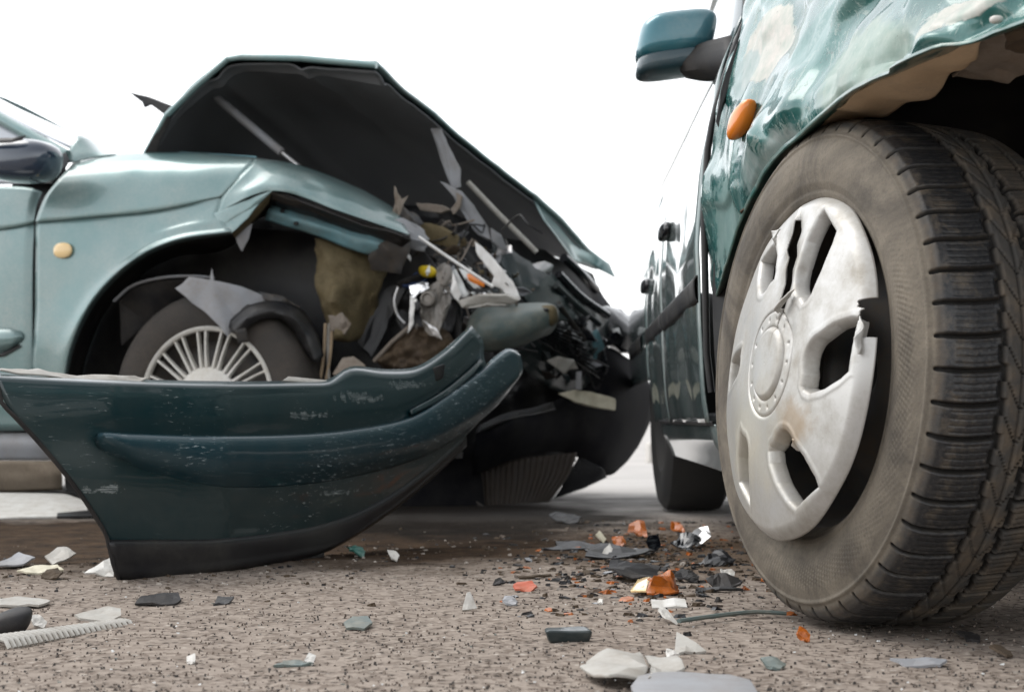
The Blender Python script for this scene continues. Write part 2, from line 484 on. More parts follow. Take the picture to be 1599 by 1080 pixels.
# loose grit and glass crumbs: nobody could count them
def chips(name, count, region, smin, smax, mats, seed, flat=.6):
    rnd = random.Random(seed)
    vs, fs, mi = [], [], []
    for _ in range(count):
        px, py = region(rnd)
        p = gnd(px, py)
        s = rnd.uniform(smin, smax)
        b = len(vs); k = rnd.choice((4, 5, 6)); a0 = rnd.random() * 6.3
        ht = s * rnd.uniform(.3, 1.) * flat; z0 = relief(p.x, p.y)
        el = rnd.uniform(.5, 1.)
        tx, ty = rnd.uniform(-.3, .3), rnd.uniform(-.3, .3)
        for i in range(k):
            th = a0 + 6.283 * i / k; rr = s * rnd.uniform(.6, 1.1)
            x, y = math.cos(th) * rr, math.sin(th) * rr * el
            vs.append((p.x + x, p.y + y, z0 - .002))
        for i in range(k):
            th = a0 + .3 + 6.283 * i / k; rr = s * rnd.uniform(.3, .8)
            x, y = math.cos(th) * rr, math.sin(th) * rr * el
            vs.append((p.x + x, p.y + y, z0 + ht + x * tx + y * ty))
        for i in range(k): fs.append((b + i, b + (i + 1) % k, b + k + (i + 1) % k, b + k + i))
        fs.append(tuple(b + k + i for i in range(k)))
        mi += [rnd.randrange(len(mats))] * (k + 1)
    me = bpy.data.meshes.new(name); me.from_pydata(vs, [], fs)
    for q in mats: me.materials.append(M[q])
    me.polygons.foreach_set('material_index', mi)
    o = bpy.data.objects.new(name, me); link(o); tag(o, kind='stuff')
    return o
def whole(rnd):
    y = 850 + 240 * rnd.random() ** .8
    return rnd.uniform(-80, 1700), y
def band(rnd):
    return rnd.gauss(1010, 105), rnd.gauss(866, 30) if rnd.random() < .8 else rnd.gauss(920, 30)
def lowpile(rnd):
    return (rnd.uniform(-20, 620), rnd.gauss(893, 16)) if rnd.random() < .55 else (rnd.uniform(480, 920), rnd.gauss(862, 16))
M['stone_dark'] = mat('dark_stone', (.05, .045, .042), .8)
M['stone_mid'] = mat('brown_stone', (.17, .135, .11), .85)
M['stone_pale'] = mat('pale_stone', (.36, .32, .28), .8)
M['stone_brown'] = mat('deep_brown_stone', (.085, .065, .052), .85)
M['stone_tan'] = mat('tan_stone', (.25, .205, .17), .85)
chips('gravel', 6500, whole, .0007, .0021, ['stone_mid', 'stone_dark', 'stone_brown', 'stone_dark', 'stone_tan', 'stone_brown'], 3, 1.5)
chips('glass_crumbs', 420, whole, .0008, .0034, ['clear', 'pale_plastic', 'grey_teal', 'stone_pale'], 5, .5)
chips('wreck_crumbs', 480, lambda r: (lambda q: (q[0], max(812, min(1000, q[1]))))(band(r)), .002, .008, ['black_plastic', 'brown_dirt', 'grey_black', 'brown_dirt', 'stone_mid', 'brown_dirt', 'black_plastic', 'stone_pale', 'stone_brown', 'orange_broken', 'stone_dark'], 8, .7)
chips('wreck_splinters', 900, lambda r: (lambda q: (q[0], max(815, min(960, q[1]))))(band(r)), .003, .015, ['black_plastic', 'brown_dirt', 'grey_black', 'brown_dirt', 'black_plastic', 'brown_dirt', 'grey_black', 'stone_mid', 'black_gloss', 'stone_brown', 'orange_broken'], 11, .35)
chips('bumper_crumbs', 420, lowpile, .002, .007, ['brown_dirt', 'black_plastic', 'stone_pale', 'brown_dirt', 'stone_mid'], 9, .6)

# ================================================================== LEFT CAR
lc = thing('wrecked_car', 'grey green car with crushed front, buckled raised bonnet and bare front wheel', 'car', LS(0, 0, -.8))
def crush(amp, sc, seed=0, axis=NL):
    o = Vector((seed, seed * 2.1, 0))
    def w(v, u, t):
        a = noise.noise(v * sc + o) + .5 * noise.noise(v * sc * 2.2 + o)
        return v + axis * (a * amp)
    return w
def facets(seedn, n, lo, hi, slope, k):
    rn = np.random.RandomState(seedn)
    P = rn.uniform(lo, hi, (n, 3)); Gd = rn.normal(0, slope, (n, 3)); O = rn.normal(0, slope * .05, n)
    def f(v):
        p = np.array(v); dv = p - P
        d = (dv ** 2).sum(1); w = np.exp(-(d - d.min()) * k); w /= w.sum()
        return float((w * ((dv * Gd).sum(1) + O)).sum())
    return f
fn = crush(.004, 5, 1)
fender = sheet('front_fender', [
    [(118, 250, -.10), (200, 240, -.12), (300, 239, -.12), (395, 246, -.12)],
    [(98, 272, -.03), (200, 256, -.045), (300, 254, -.045), (396, 251, -.06)],
    [(72, 305, .0), (190, 282, -.005), (290, 277, -.005), (378, 272, -.02)],
    [(57, 343, .014), (150, 333, .014), (250, 323, .011), (350, 303, .0)],
    [(57, 347, .002), (150, 338, .002), (250, 328, .0), (346, 309, -.004)],
    [(56, 358, .010), (150, 348, .010), (250, 337, .008), (344, 318, .0)],
    [(55, 410, .014), (140, 388, .016), (230, 362, .020), (338, 335, .012)],
    [(55, 500, .013), (100, 470, .018), (140, 428, .022), (205, 386, .026), (280, 355, .026), (348, 346, .018)],
    [(55, 600, .008), (80, 550, .014), (105, 505, .020), (145, 448, .027), (205, 398, .032), (275, 367, .032), (356, 355, .02)],
    [(97, 672, .0), (100, 590, .015), (112, 535, .026), (145, 468, .036), (205, 408, .042), (272, 376, .042), (362, 362, .024)],
    [(103, 672, -.03), (106, 592, -.02), (118, 538, -.02), (150, 473, -.02), (209, 413, -.02), (274, 381, -.02), (364, 366, -.03)],
], L, 'paint_left', lc, n=40, mm=60, warp=fn, solid=.002)
def fold_warp(v, u, t):
    k = min(1, u * 3)
    return fn(v, u, t) * (1 - k) + crush(.016, 9, 4)(v, u, t) * k
fold = sheet('folded_fender', [
    [(395, 246, -.12), (470, 259, -.17), (560, 294, -.26), (612, 322, -.32)],
    [(396, 251, -.06), (470, 268, -.09), (560, 304, -.16), (626, 338, -.22)],
    [(378, 272, -.02), (452, 277, -.035), (552, 314, -.10), (632, 350, -.18)],
    [(349, 304, .0), (436, 289, .0), (540, 324, -.065), (637, 361, -.145)],
    [(337, 334, .010), (425, 298, .006), (530, 330, -.05), (640, 367, -.13)],
], L, 'paint_left', lc, n=40, mm=30, warp=fold_warp, solid=.002)
plate('torn_arch_edge', [(334, 334, .010), (380, 314, .010), (426, 297, .006), (405, 318, .006), (388, 340, .012), (362, 364, .024), (346, 352, .018)], L, 'paint_left', lc, .003, .003, 20)
plate('arch_flange', [(362, 362, .02), (388, 338, .008), (424, 301, -.004), (420, 316, -.03), (392, 350, -.03), (366, 371, -.02)], L, 'khaki', lc, .003, .002)
plate('fender_flange', [(424, 300, -.002), (530, 333, -.055), (640, 370, -.135), (640, 378, -.15), (530, 345, -.08), (424, 311, -.03)], L, 'dark_metal', lc, .003, .003)
plate('hanging_tab', [(364, 353, -.02), (394, 350, -.03), (388, 372, -.03), (378, 393, -.035), (370, 378, -.03)], L, 'grey_plastic', lc, .004, .003)
sm = rbox('side_marker', L(98, 391, .022), HL * .031, NL * .010, UP * .023, 'pale_amber', lc, 2.3)
# door, sill, side glass, mirror
def zc(y, Y=4.95): return H + (654 - y) / F * Y
door = sheet('front_door', [
    [(-420, 285, -.04), (-200, 288, -.03), (40, 292, -.02), (66, 300, -.02)],
    [(-420, 315, -.004), (-200, 316, -.002), (30, 318, .0), (58, 318, .0)],
    [(-420, 352, .012), (-200, 356, .014), (0, 353, .014), (53, 345, .014)],
    [(-420, 357, .0), (-200, 361, .002), (0, 358, .002), (53, 349, .002)],
    [(-420, 366, .010), (-200, 370, .010), (0, 367, .010), (53, 360, .010)],
    [(-420, 430, .016), (-200, 430, .018), (0, 420, .018), (51, 415, .014)],
    [(-420, 520, .018), (-200, 520, .020), (0, 520, .018), (51, 520, .013)],
    [(-420, 600, .010), (-200, 605, .012), (0, 610, .010), (51, 605, .008)],
    [(-420, 668, -.012), (-200, 670, -.01), (0, 672, -.01), (51, 672, -.008)],
], L, 'paint_left', lc, n=30, mm=44, solid=.002)
rub = sheet('rub_strip', [
    [(-420, 508, .022), (-100, 511, .022), (20, 513, .022), (33, 518, .02)],
    [(-420, 522, .038), (-100, 524, .038), (20, 524, .038), (36, 524, .024)],
    [(-420, 538, .036), (-100, 538, .036), (10, 538, .036), (35, 529, .022)],
    [(-420, 552, .018), (-100, 552, .018), (-5, 552, .018), (28, 538, .016)],
], L, 'paint_left', lc, n=24, mm=14, solid=.002)
sheet('rub_strip_base', [
    [(-420, 552, .020), (-100, 552, .020), (-3, 552, .020), (30, 538, .018)],
    [(-420, 558, .022), (-100, 558, .022), (-1, 558, .022), (33, 541, .02)],
], L, 'black_plastic', lc, n=16, mm=3, solid=.003)
sheet('sill', [
    [(-420, 674, -.035), (0, 676, -.035), (92, 676, -.035)],
    [(-420, 690, -.015), (0, 692, -.015), (93, 692, -.015)],
    [(-420, 718, -.03), (0, 718, -.03), (94, 718, -.03)],
], L, 'grey_plastic', lc, n=10, mm=10, solid=.004)
sheet('sill_flange', [
    [(-420, 719, -.032), (0, 719, -.032), (95, 719, -.032)],
    [(-420, 740, -.045), (0, 742, -.045), (97, 742, -.045)],
    [(-420, 766, -.08), (0, 768, -.08), (97, 764, -.08)],
], L, 'mud_tan', lc, n=30, mm=10, solid=.004, warp=crush(.006, 25, 3))
plate('mud_flap', [(97, 705, -.08), (128, 700, -.10), (130, 770, -.10), (103, 768, -.08)], L, 'rubber_dark', lc, .005)
# windscreen pillar, glass and cowl
tube('windscreen_pillar', [L(-330, -20, -.20), L(-150, 92, -.15), L(0, 185, -.11), L(104, 243, -.08)], .018, 'paint_left', lc, sub=5)
plate('quarter_sail', [(82, 247, -.055), (103, 238, -.06), (109, 250, -.055), (95, 276, -.04), (80, 284, -.035)], L, 'black_gloss', lc, .006)
sheet('side_window', [
    [(-330, -10, -.20), (-150, 100, -.15), (0, 193, -.11), (98, 243, -.085)],
    [(-330, 130, -.10), (-150, 190, -.085), (0, 240, -.07), (95, 262, -.07)],
    [(-420, 284, -.045), (-200, 287, -.04), (0, 288, -.04), (82, 286, -.045)],
], L, 'pale_glass', lc, n=14, mm=10, solid=.003)
sheet('windscreen', [
    [(-330, -25, -.21), (-150, 85, -.17), (0, 176, -.13), (118, 236, -.10)],
    [(-330, -60, -.8), (-150, 65, -.8), (0, 155, -.7), (150, 228, -.62)],
    [(-330, 20, -1.38), (-150, 100, -1.38), (0, 172, -1.38), (230, 262, -1.36)],
], L, 'pale_glass', lc, n=14, mm=12, solid=.004)
sheet('cowl', [
    [(104, 252, -.08), (112, 225, -.10), (124, 211, -.14), (150, 220, -.3), (186, 236, -.62)],
    [(106, 254, -.075), (128, 240, -.09), (150, 235, -.13), (180, 240, -.3), (230, 250, -.6)],
    [(112, 254, -.075), (150, 246, -.10), (190, 242, -.13), (215, 250, -.3), (262, 258, -.6)],
], L, 'paint_left', lc, n=20, mm=10, solid=.003)
mir = rbox('door_mirror', L(38, 252, .10), HL * .105 + UP * -.008, NL * .085, UP * .062 + HL * .012, 'mirror_shell', lc, 2.8, 28, 18)
sheet('mirror_glass', [[(-60, 214, .18), (20, 216, .19), (40, 212, .18)], [(-60, 222, .19), (10, 223, .20), (34, 219, .19)]], L, 'black_plastic', mir, n=6, mm=3)
# rear of the body, outside the frame
sheet('rear_body', [
    [(LS(-.98 - .02, .86, -.03)), (LS(-2.0, .90, -.05)), (LS(-2.9, .92, -.10)), (LS(-3.3, .88, -.30))],
    [(LS(-1.0, .62, .014)), (LS(-2.0, .64, .014)), (LS(-2.9, .64, -.01)), (LS(-3.42, .62, -.22))],
    [(LS(-1.0, .40, .015)), (LS(-2.0, .42, .015)), (LS(-2.9, .42, -.01)), (LS(-3.42, .42, -.22))],
    [(LS(-1.0, .16, -.01)), (LS(-2.0, .20, -.01)), (LS(-2.9, .24, -.04)), (LS(-3.36, .24, -.26))],
], lambda *p: Vector(p) - HL * .55, 'paint_left', lc, n=20, mm=16)
sheet('roof', [
    [LS(-1.2, 1.32, -.26), LS(-2.2, 1.38, -.27), LS(-3.2, 1.30, -.30)],
    [LS(-1.25, 1.40, -.75), LS(-2.2, 1.44, -.75), LS(-3.2, 1.36, -.75)],
    [LS(-1.2, 1.32, -1.24), LS(-2.2, 1.38, -1.23), LS(-3.2, 1.30, -1.20)],
], lambda *p: Vector(p), 'paint_left', lc, n=10, mm=10)
sheet('far_side', [
    [LS(.45, .78, -1.46), LS(-1.0, .88, -1.5), LS(-3.6, .88, -1.45)],
    [LS(.55, .5, -1.52), LS(-1.0, .5, -1.54), LS(-3.8, .5, -1.5)],
    [LS(.5, .30, -1.5), LS(-1.0, .18, -1.5), LS(-3.8, .25, -1.45)],
], lambda *p: Vector(p), 'paint_left', lc, n=16, mm=8)
box('underbody', LS(-1.9, .20, -.76), HL * 1.55, NL * .66, UP * .03, 'black_plastic', lc, .02)
box('engine_cradle', LS(-.02, .21, -.82), HL * .42, NL * .42, UP * .03, 'black_plastic', lc, .02)

# wheel arch
arch_edge = [(99, 672), (101, 590), (113, 535), (146, 468), (206, 408), (273, 376), (363, 362), (424, 308), (530, 340), (640, 376)]
def arch_row(k, off, dy=0):
    return [(x + (322 - x) * k, y + (625 - y) * k * .8 + dy, off) for x, y in arch_edge]
sheet('arch_liner', [arch_row(-.01, -.012), arch_row(.0, -.06), arch_row(.03, -.10), arch_row(.05, -.16), arch_row(.10, -.22), arch_row(.12, -.30)], L, 'grey_black', lc, n=50, mm=24, solid=.003,
      warp=lambda v, u, t: v + (UP + HL * .5) * .008 * noise.noise(v * 12))
plate('door_jamb', [(20, 262, -.06), (100, 258, -.09), (112, 290, -.06), (100, 500, -.05), (104, 690, -.07), (10, 690, -.07)], L, 'black_plastic', lc, .006)
plate('inner_wing', [LS(-.75, .14, -.31), LS(.66, .14, -.31), LS(.66, .60, -.32), LS(.50, .80, -.32), LS(-.1, .84, -.31), LS(-.75, .80, -.31)], None, 'black_plastic', lc, .006, .012, 9, 5)
# liner edge arcs seen behind the tyre
tube('liner_lip', [L(178, 470, -.04), L(205, 447, -.04), L(250, 434, -.04), L(300, 431, -.05), L(335, 434, -.06)], .007, 'grey_plastic', lc, 8, 5, .6)
plate('liner_panel', [(186, 470, -.10), (208, 448, -.07), (252, 437, -.06), (330, 436, -.08), (360, 452, -.12), (300, 470, -.14), (230, 505, -.14), (190, 540, -.12)], L, 'grey_black', lc, .003, .004)
plate('torn_liner', [(274, 450, .03), (296, 432, .03), (332, 437, .02), (378, 448, .0), (428, 468, -.04), (436, 484, -.05), (400, 496, -.03), (372, 506, .0), (356, 526, .03), (330, 496, .035), (300, 472, .035)], L, 'grey_plastic', lc, .003, .006, 16)
plate('liner_spike', [(327, 440, .01), (331, 418, .0), (335, 441, .01)], L, 'grey_plastic', lc, .003)
sheet('torn_arch_shroud', [
    [(352, 505, .02), (388, 478, .01), (430, 470, -.02), (468, 482, -.05), (492, 515, -.06), (506, 556, -.06)],
    [(362, 518, .035), (395, 492, .035), (432, 486, .015), (462, 500, -.01), (480, 530, -.03), (494, 566, -.04)],
    [(372, 524, .02), (402, 502, .02), (434, 497, .0), (456, 512, -.03), (470, 538, -.05), (484, 560, -.06)],
], L, 'black_plastic', lc, n=26, mm=9, warp=crush(.012, 22, 2))
plate('broken_clip', [(366, 516, .04), (384, 512, .03), (388, 534, .02), (372, 536, .03)], L, 'dark_metal', lc, .004, .003)
plate('torn_wire_bracket', [(404, 455, -.02), (440, 462, -.04), (470, 480, -.06), (455, 492, -.05), (420, 478, -.03)], L, 'dark_metal', lc, .004, .012, 28)
# wheel
lwc = LS(0, .31, -.095)
lw = lathe('front_wheel', [(.04, .060), (.12, .058), (.17, .035), (.20, .06), (.205, .085), (.20, .09)], lwc, NL, 'dark_metal', lc, 48)
lathe('tyre', [(.196, -.09), (.22, -.098), (.26, -.10), (.295, -.09), (.308, -.07), (.311, 0), (.308, .07), (.297, .088), (.28, .096), (.255, .100), (.225, .098), (.208, .092), (.200, .084)], lwc, NL, 'rubber', lw, 96)
lathe('hub_cover', [(0, .106), (.05, .104), (.085, .099), (.094, .094), (.096, .085)], lwc, NL, 'alloy', lw, 40)
lathe('hub_ring', [(.196, .086), (.199, .096), (.206, .099), (.211, .095), (.212, .085)], lwc, NL, 'alloy', lw, 72)
def spoke_mesh():
    prof = []
    e1 = UP.cross(NL).normalized()
    o0 = None
    for k in range(16):
        for sg in (-1, 1):
            a = 2 * math.pi * (k + .25) / 16
            d = e1 * math.cos(a) + UP * math.sin(a); q = -e1 * math.sin(a) + UP * math.cos(a)
            vs = []
            for (r, hw, t, sh) in ((.088, .007, .096, .008), (.13, .0045, .097, .0095), (.17, .0035, .095, .0115), (.200, .0045, .092, .0135)):
                c = lwc + d * r + q * sg * sh + NL * t
                vs += [c - q * hw - NL * .012, c - q * hw * .6, c + q * hw * .6, c + q * hw - NL * .012]
            fs = [(i * 4 + j, i * 4 + j + 1, i * 4 + 5 + j, i * 4 + 4 + j) for i in range(3) for j in range(3)]
            mk('spoke', vs, fs, 'alloy', lw, sharp=60)
spoke_mesh()
# far wheels, only their feet matter
for s, off in ((-2.55, -.095), (-2.55, -1.42), (.02, -1.42)):
    w = lathe('road_wheel', [(.0, .05), (.19, .06), (.2, .09), (.25, .10), (.295, .09), (.310, .06), (.310, -.06), (.29, -.09), (.2, -.09), (0, -.06)], LS(s, .31, off), NL, 'rubber_dark', lc, 48)
# bonnet: twisted plate, near edge thrown up, far edge still down
hood_rows = [
    [(228, 238, -.14), (258, 182, -.12), (300, 138, -.11), (354, 90, -.10), (376, 86, -.10), (470, 88, -.10), (588, 99, -.10)],
    [(238, 246, -.30), (290, 170, -.30), (345, 128, -.3), (400, 107, -.3), (440, 105, -.30), (540, 116, -.30), (634, 140, -.28)],
    [(290, 300, -.75), (350, 240, -.75), (430, 205, -.75), (500, 190, -.75), (560, 190, -.75), (650, 205, -.75), (748, 236, -.72)],
    [(380, 370, -1.15), (450, 330, -1.15), (540, 305, -1.15), (620, 295, -1.15), (680, 292, -1.15), (780, 300, -1.15), (862, 328, -1.12)],
    [(420, 392, -1.42), (500, 370, -1.42), (600, 355, -1.42), (700, 360, -1.42), (760, 370, -1.42), (860, 390, -1.45), (940, 412, -1.48)],
]
def hood_map(px, py, off): return L(px, py, off)
hood = sheet('bonnet', hood_rows, hood_map, 'paint_left', lc, n=48, mm=40, solid=.010, warp=crush(.008, 6, 7, UP), linu=True)
def shrink(rows, k):
    out = []
    for j, r in enumerate(rows):
        c = np.mean(np.array(r), axis=0)
        out.append([tuple(np.array(p) + np.array((0, 0, 0))) for p in r])
    return out
G = uni([catmull(r, 48, True) for r in hood_rows], 40)
vs = []
for j in range(40):
    for i in range(48):
        u = .012 + .976 * i / 47; t = .02 + .975 * j / 39
        a = t * 39; b = u * 47
        j0, i0 = min(int(a), 38), min(int(b), 46)
        fa, fb = a - j0, b - i0
        p = (G[j0][i0] * (1 - fb) + G[j0][i0 + 1] * fb) * (1 - fa) + (G[j0 + 1][i0] * (1 - fb) + G[j0 + 1][i0 + 1] * fb) * fa
        v = crush(.008, 6, 7, UP)(L(*p), 0, 0) - UP * .022
        v += UP * .006 * noise.noise(v * 9)
        v -= UP * .014 * (math.exp(-((u - .40) / .02) ** 2) + math.exp(-((u - .72) / .02) ** 2) + math.exp(-((t - .12) / .02) ** 2))
        vs.append(v)
mk('hood_liner', vs, grid_faces(48, 40), 'liner', lc, solid=.004)
# dark green rim along the thrown-up edge
rim = [(228, 240, -.135), (260, 181, -.115), (303, 138, -.105), (356, 92, -.095), (378, 89, -.095), (470, 91, -.095), (588, 102, -.095)]
tube('bonnet_edge', [L(*p) for p in rim], .010, 'paint_left', lc, 8)
plate('bonnet_end', [(226, 240, -.13), (240, 212, -.12), (262, 180, -.11), (268, 186, -.12), (252, 215, -.13), (244, 246, -.14)], L, 'black_plastic', lc, .01, .003)
sheet('bent_bonnet_tip', [
    [(830, 302, -1.06), (868, 338, -1.2), (905, 375, -1.35), (940, 404, -1.45), (952, 412, -1.48)],
    [(838, 322, -1.03), (872, 362, -1.17), (900, 395, -1.32), (930, 410, -1.43), (956, 422, -1.46)],
    [(850, 345, -1.0), (880, 385, -1.14), (898, 408, -1.3), (918, 413, -1.42), (962, 434, -1.45)],
], L, 'paint_left', lc, n=20, mm=12, warp=crush(.006, 12, 3))
tube('bonnet_stay', [L(335, 150, -.33), L(440, 238, -.33)], .0135, 'grey_plastic', lc, 10)
tube('stay_rod', [L(438, 236, -.33), L(470, 262, -.33)], .007, 'silver', lc, 8)
plate('cowl_trim', [(202, 144, -.7), (235, 152, -.7), (276, 168, -.7), (262, 182, -.7), (236, 164, -.7), (226, 168, -.7), (223, 160, -.7)], L, 'black_plastic', lc, .012, .003)
tube('gap_edge', [L(280, 240, -.16), L(340, 243, -.17), L(400, 247, -.17)], .006, 'paint_inner', lc, 8)

# engine bay, built from the back forwards
sheet('engine_block', [
    [(300, 262, -.75), (450, 275, -.8), (560, 320, -.85), (700, 330, -.95), (800, 400, -1.1), (900, 470, -1.25)],
    [(300, 420, -.7), (450, 430, -.72), (560, 430, -.74), (690, 430, -.8), (800, 480, -.95), (930, 540, -1.2)],
    [(300, 600, -.7), (450, 600, -.7), (560, 590, -.7), (690, 590, -.75), (820, 600, -.9), (940, 600, -1.15)],
    [(300, 740, -.75), (450, 760, -.75), (560, 770, -.75), (690, 780, -.8), (800, 760, -.95), (900, 720, -1.1)],
], L, 'black_plastic', lc, n=60, mm=50, warp=crush(.05, 9, 5), solid=.004)
# painted inner rail with bolt holes
rail = sheet('inner_rail', [
    [(424, 318, -.10), (500, 340, -.12), (560, 358, -.13), (606, 372, -.14)],
    [(418, 330, -.085), (500, 354, -.10), (560, 374, -.12), (600, 386, -.13)],
    [(415, 343, -.10), (500, 370, -.12), (545, 388, -.13), (580, 399, -.15)],
], L, 'paint_inner', lc, n=20, mm=10, warp=crush(.006, 25, 8))
for (x, y) in ((441, 329), (462, 349)):
    rbox('rust_hole', L(x, y, -.085), HL * .008, NL * .004, UP * .006, 'black_plastic', rail, 2.2, 10, 6)
plate('rail_edge', [(424, 311, -.05), (530, 344, -.09), (628, 374, -.14), (626, 382, -.145), (540, 361, -.13), (480, 338, -.12), (424, 320, -.10)], L, 'black_plastic', lc, .004, .003)
plate('rail_bracket', [(598, 378, -.12), (640, 366, -.14), (640, 392, -.14), (626, 428, -.14), (580, 422, -.16), (576, 398, -.15)], L, 'dark_metal', lc, .005, .008, 22)
# muddy liner in front of the wheel
sheet('muddy_splash_guard', [
    [(492, 372, -.16), (540, 378, -.17), (580, 400, -.2), (604, 425, -.22)],
    [(494, 430, -.12), (530, 432, -.10), (570, 440, -.16), (598, 450, -.22)],
    [(500, 480, -.12), (525, 475, -.09), (555, 480, -.15), (585, 482, -.22)],
    [(512, 510, -.14), (530, 515, -.10), (550, 528, -.15), (566, 520, -.2)],
    [(510, 522, -.16), (525, 530, -.13), (543, 534, -.16), (556, 530, -.2)],
], L, 'khaki', lc, n=24, mm=28, warp=crush(.03, 16, 6))
plate('guard_clip', [(514, 492, -.10), (532, 488, -.09), (548, 505, -.1), (540, 522, -.1), (518, 516, -.1)], L, 'tan_grey', lc, .006, .01, 30)
for k, (x0, x1, x2) in enumerate(((508, 506, 499), (514, 512, 514), (519, 516, 508))):
    tube('hanging_cable', [L(x0, 505, -.12), L(x1, 550, -.11), L(x2, 600, -.12)], .0045, 'tan' if k != 1 else 'pale_plastic', lc, 6, 4)
# brown lower crossmember and darker struts
sheet('bent_crossmember', [
    [(586, 560, -.22), (612, 535, -.22), (640, 512, -.22)],
    [(592, 566, -.20), (640, 540, -.2), (690, 512, -.22)],
    [(600, 580, -.24), (660, 570, -.22), (715, 545, -.24)],
], L, 'rust_dark', lc, n=26, mm=26, warp=crush(.022, 26, 1), sharp=22)
tube('crossmember_edge', [L(584, 564, -.2), L(612, 534, -.2), L(642, 508, -.2)], .007, 'tan_grey', lc, 8)
plate('tow_bracket', [(520, 585, -.05), (536, 560, -.07), (552, 556, -.08), (572, 572, -.08), (560, 590, -.06)], L, 'tan_grey', lc, .01, .006)
plate('dark_strut', [(552, 530, -.2), (600, 450, -.26), (640, 440, -.27), (612, 500, -.25), (580, 560, -.22)], L, 'black_plastic', lc, .02, .01)
# smashed headlamp
M['bright'] = dusty('bright_plastic', (.78, .77, .75), .3, (.45, .42, .37), .08, 30.)
lamp = sheet('headlamp_housing', [
    [(618, 440, -.24), (660, 425, -.24), (712, 410, -.27)],
    [(612, 480, -.27), (660, 480, -.30), (718, 470, -.30)],
    [(626, 520, -.26), (665, 530, -.28), (705, 520, -.28)],
], L, 'black_plastic', lc, n=16, mm=16, warp=crush(.02, 24, 9))
plate('lamp_bracket', [(658, 456, -.15), (684, 438, -.17), (702, 446, -.19), (704, 467, -.18), (691, 487, -.15), (689, 513, -.15), (684, 529, -.14), (673, 524, -.15), (663, 513, -.15), (658, 493, -.13), (655, 472, -.14)], L, 'lamp_grey', lamp, .004, .012, 36, 5)
lathe('bracket_boss', [(.0, .016), (.012, .016), (.016, .022), (.021, .020), (.024, .0)], L(671, 467, -.155), NL, 'lamp_grey', lamp, 20)
plate('upper_bracket', [(681, 420, -.18), (694, 410, -.2), (704, 415, -.2), (707, 441, -.19), (694, 446, -.17), (684, 441, -.17)], L, 'lamp_grey', lamp, .004, .008, 36, 3)
plate('reflector_shard', [(640, 446, -.15), (668, 441, -.15), (671, 451, -.14), (650, 461, -.13), (642, 472, -.14)], L, 'chrome', lamp, .003, .006, 40)
plate('reflector_shard', [(640, 461, -.13), (650, 467, -.12), (647, 487, -.12), (645, 508, -.13), (636, 521, -.13), (640, 500, -.13)], L, 'bright', lamp, .003, .005, 40)
plate('reflector_shard', [(707, 425, -.17), (713, 440, -.16), (720, 461, -.17), (715, 472, -.17), (704, 456, -.16)], L, 'bright', lamp, .003, .004, 40)
plate('reflector_shard', [(660, 500, -.12), (668, 506, -.12), (676, 522, -.12), (690, 530, -.12), (682, 512, -.12)], L, 'silver', lamp, .003, .004, 30)
plate('lamp_dark_slot', [(647, 472, -.118), (655, 470, -.118), (656, 482, -.118), (649, 486, -.118)], L, 'black_plastic', lamp, .004)
rl = random.Random(44)
for k in range(26):
    px, py = rl.uniform(628, 790), 0
    py = rl.uniform(392 + (px - 640) * .25, 520 - (px - 640) * .35)
    s_ = rl.uniform(3, 8); a_ = rl.random() * 6.3
    plate('lamp_splinter', [(px + math.cos(a_ + q) * s_ * w, py + math.sin(a_ + q) * s_ * w, -.16 - rl.random() * .08 - max(0, px - 720) * .001) for q, w in ((0, 1.6), (1.6, .5), (3.2, 1.1), (4.6, .6))], L, rl.choice(['bright', 'chrome', 'clear', 'lamp_grey', 'bright', 'dark_metal', 'silver']), lamp, .002, .002, 40, 1)
tube('lamp_spring', [L(622, 448, -.18), L(616, 470, -.18), L(620, 490, -.18), L(632, 505, -.18)], .004, 'silver', lamp, 6, 4)
plate('lamp_frame', [(690, 425, -.24), (710, 415, -.26), (714, 440, -.26), (708, 468, -.26), (694, 462, -.24)], L, 'grey_plastic', lamp, .008, .01, 26)
plate('broken_lens', [(704, 425, -.22), (712, 420, -.22), (722, 440, -.22), (733, 462, -.22), (722, 464, -.22), (710, 448, -.22)], L, 'clear', lamp, .004, .004)
plate('broken_lens', [(716, 418, -.24), (730, 424, -.24), (742, 440, -.24), (752, 452, -.24), (740, 450, -.24), (726, 436, -.24)], L, 'clear', lamp, .004, .004)
plate('indicator_lens', [(729, 428, -.20), (740, 426, -.2), (758, 440, -.2), (756, 448, -.2), (744, 444, -.2), (732, 438, -.2)], L, 'orange', lamp, .006)
rbox('yellow_cap', L(668, 424, -.24), HL * .026, NL * .02, UP * .018 - HL * .006, 'yellow', lc, 2.4, 16, 10)
plate('blue_bracket', [(628, 448, -.25), (650, 425, -.28), (668, 436, -.26), (652, 450, -.24)], L, mat('blue_dark', (.03, .05, .12), .4), lc, .01, .004)
tube('chrome_trim', [L(654, 370, -.12), L(690, 395, -.13), L(720, 415, -.14), L(770, 448, -.16)], .0075, 'bright', lc, 8, 2, .6)
plate('lamp_housing_lip', [(716, 470, -.16), (745, 460, -.16), (790, 460, -.18), (810, 468, -.2), (800, 474, -.2), (760, 474, -.17), (722, 480, -.16)], L, 'pale_plastic', lc, .012, .004)
plate('white_brace', [(742, 378, -.26), (752, 384, -.26), (778, 412, -.26), (800, 440, -.26), (813, 468, -.26), (796, 470, -.26), (786, 452, -.26), (768, 444, -.26), (772, 432, -.26), (756, 408, -.26), (744, 394, -.26)], L, 'bright', lc, .004, .006, 26)
plate('khaki_pipe_cover', [(648, 352, -.34), (664, 348, -.34), (700, 362, -.36), (718, 374, -.36), (712, 388, -.36), (676, 378, -.35), (652, 366, -.34)], L, 'khaki', lc, .02, .006)
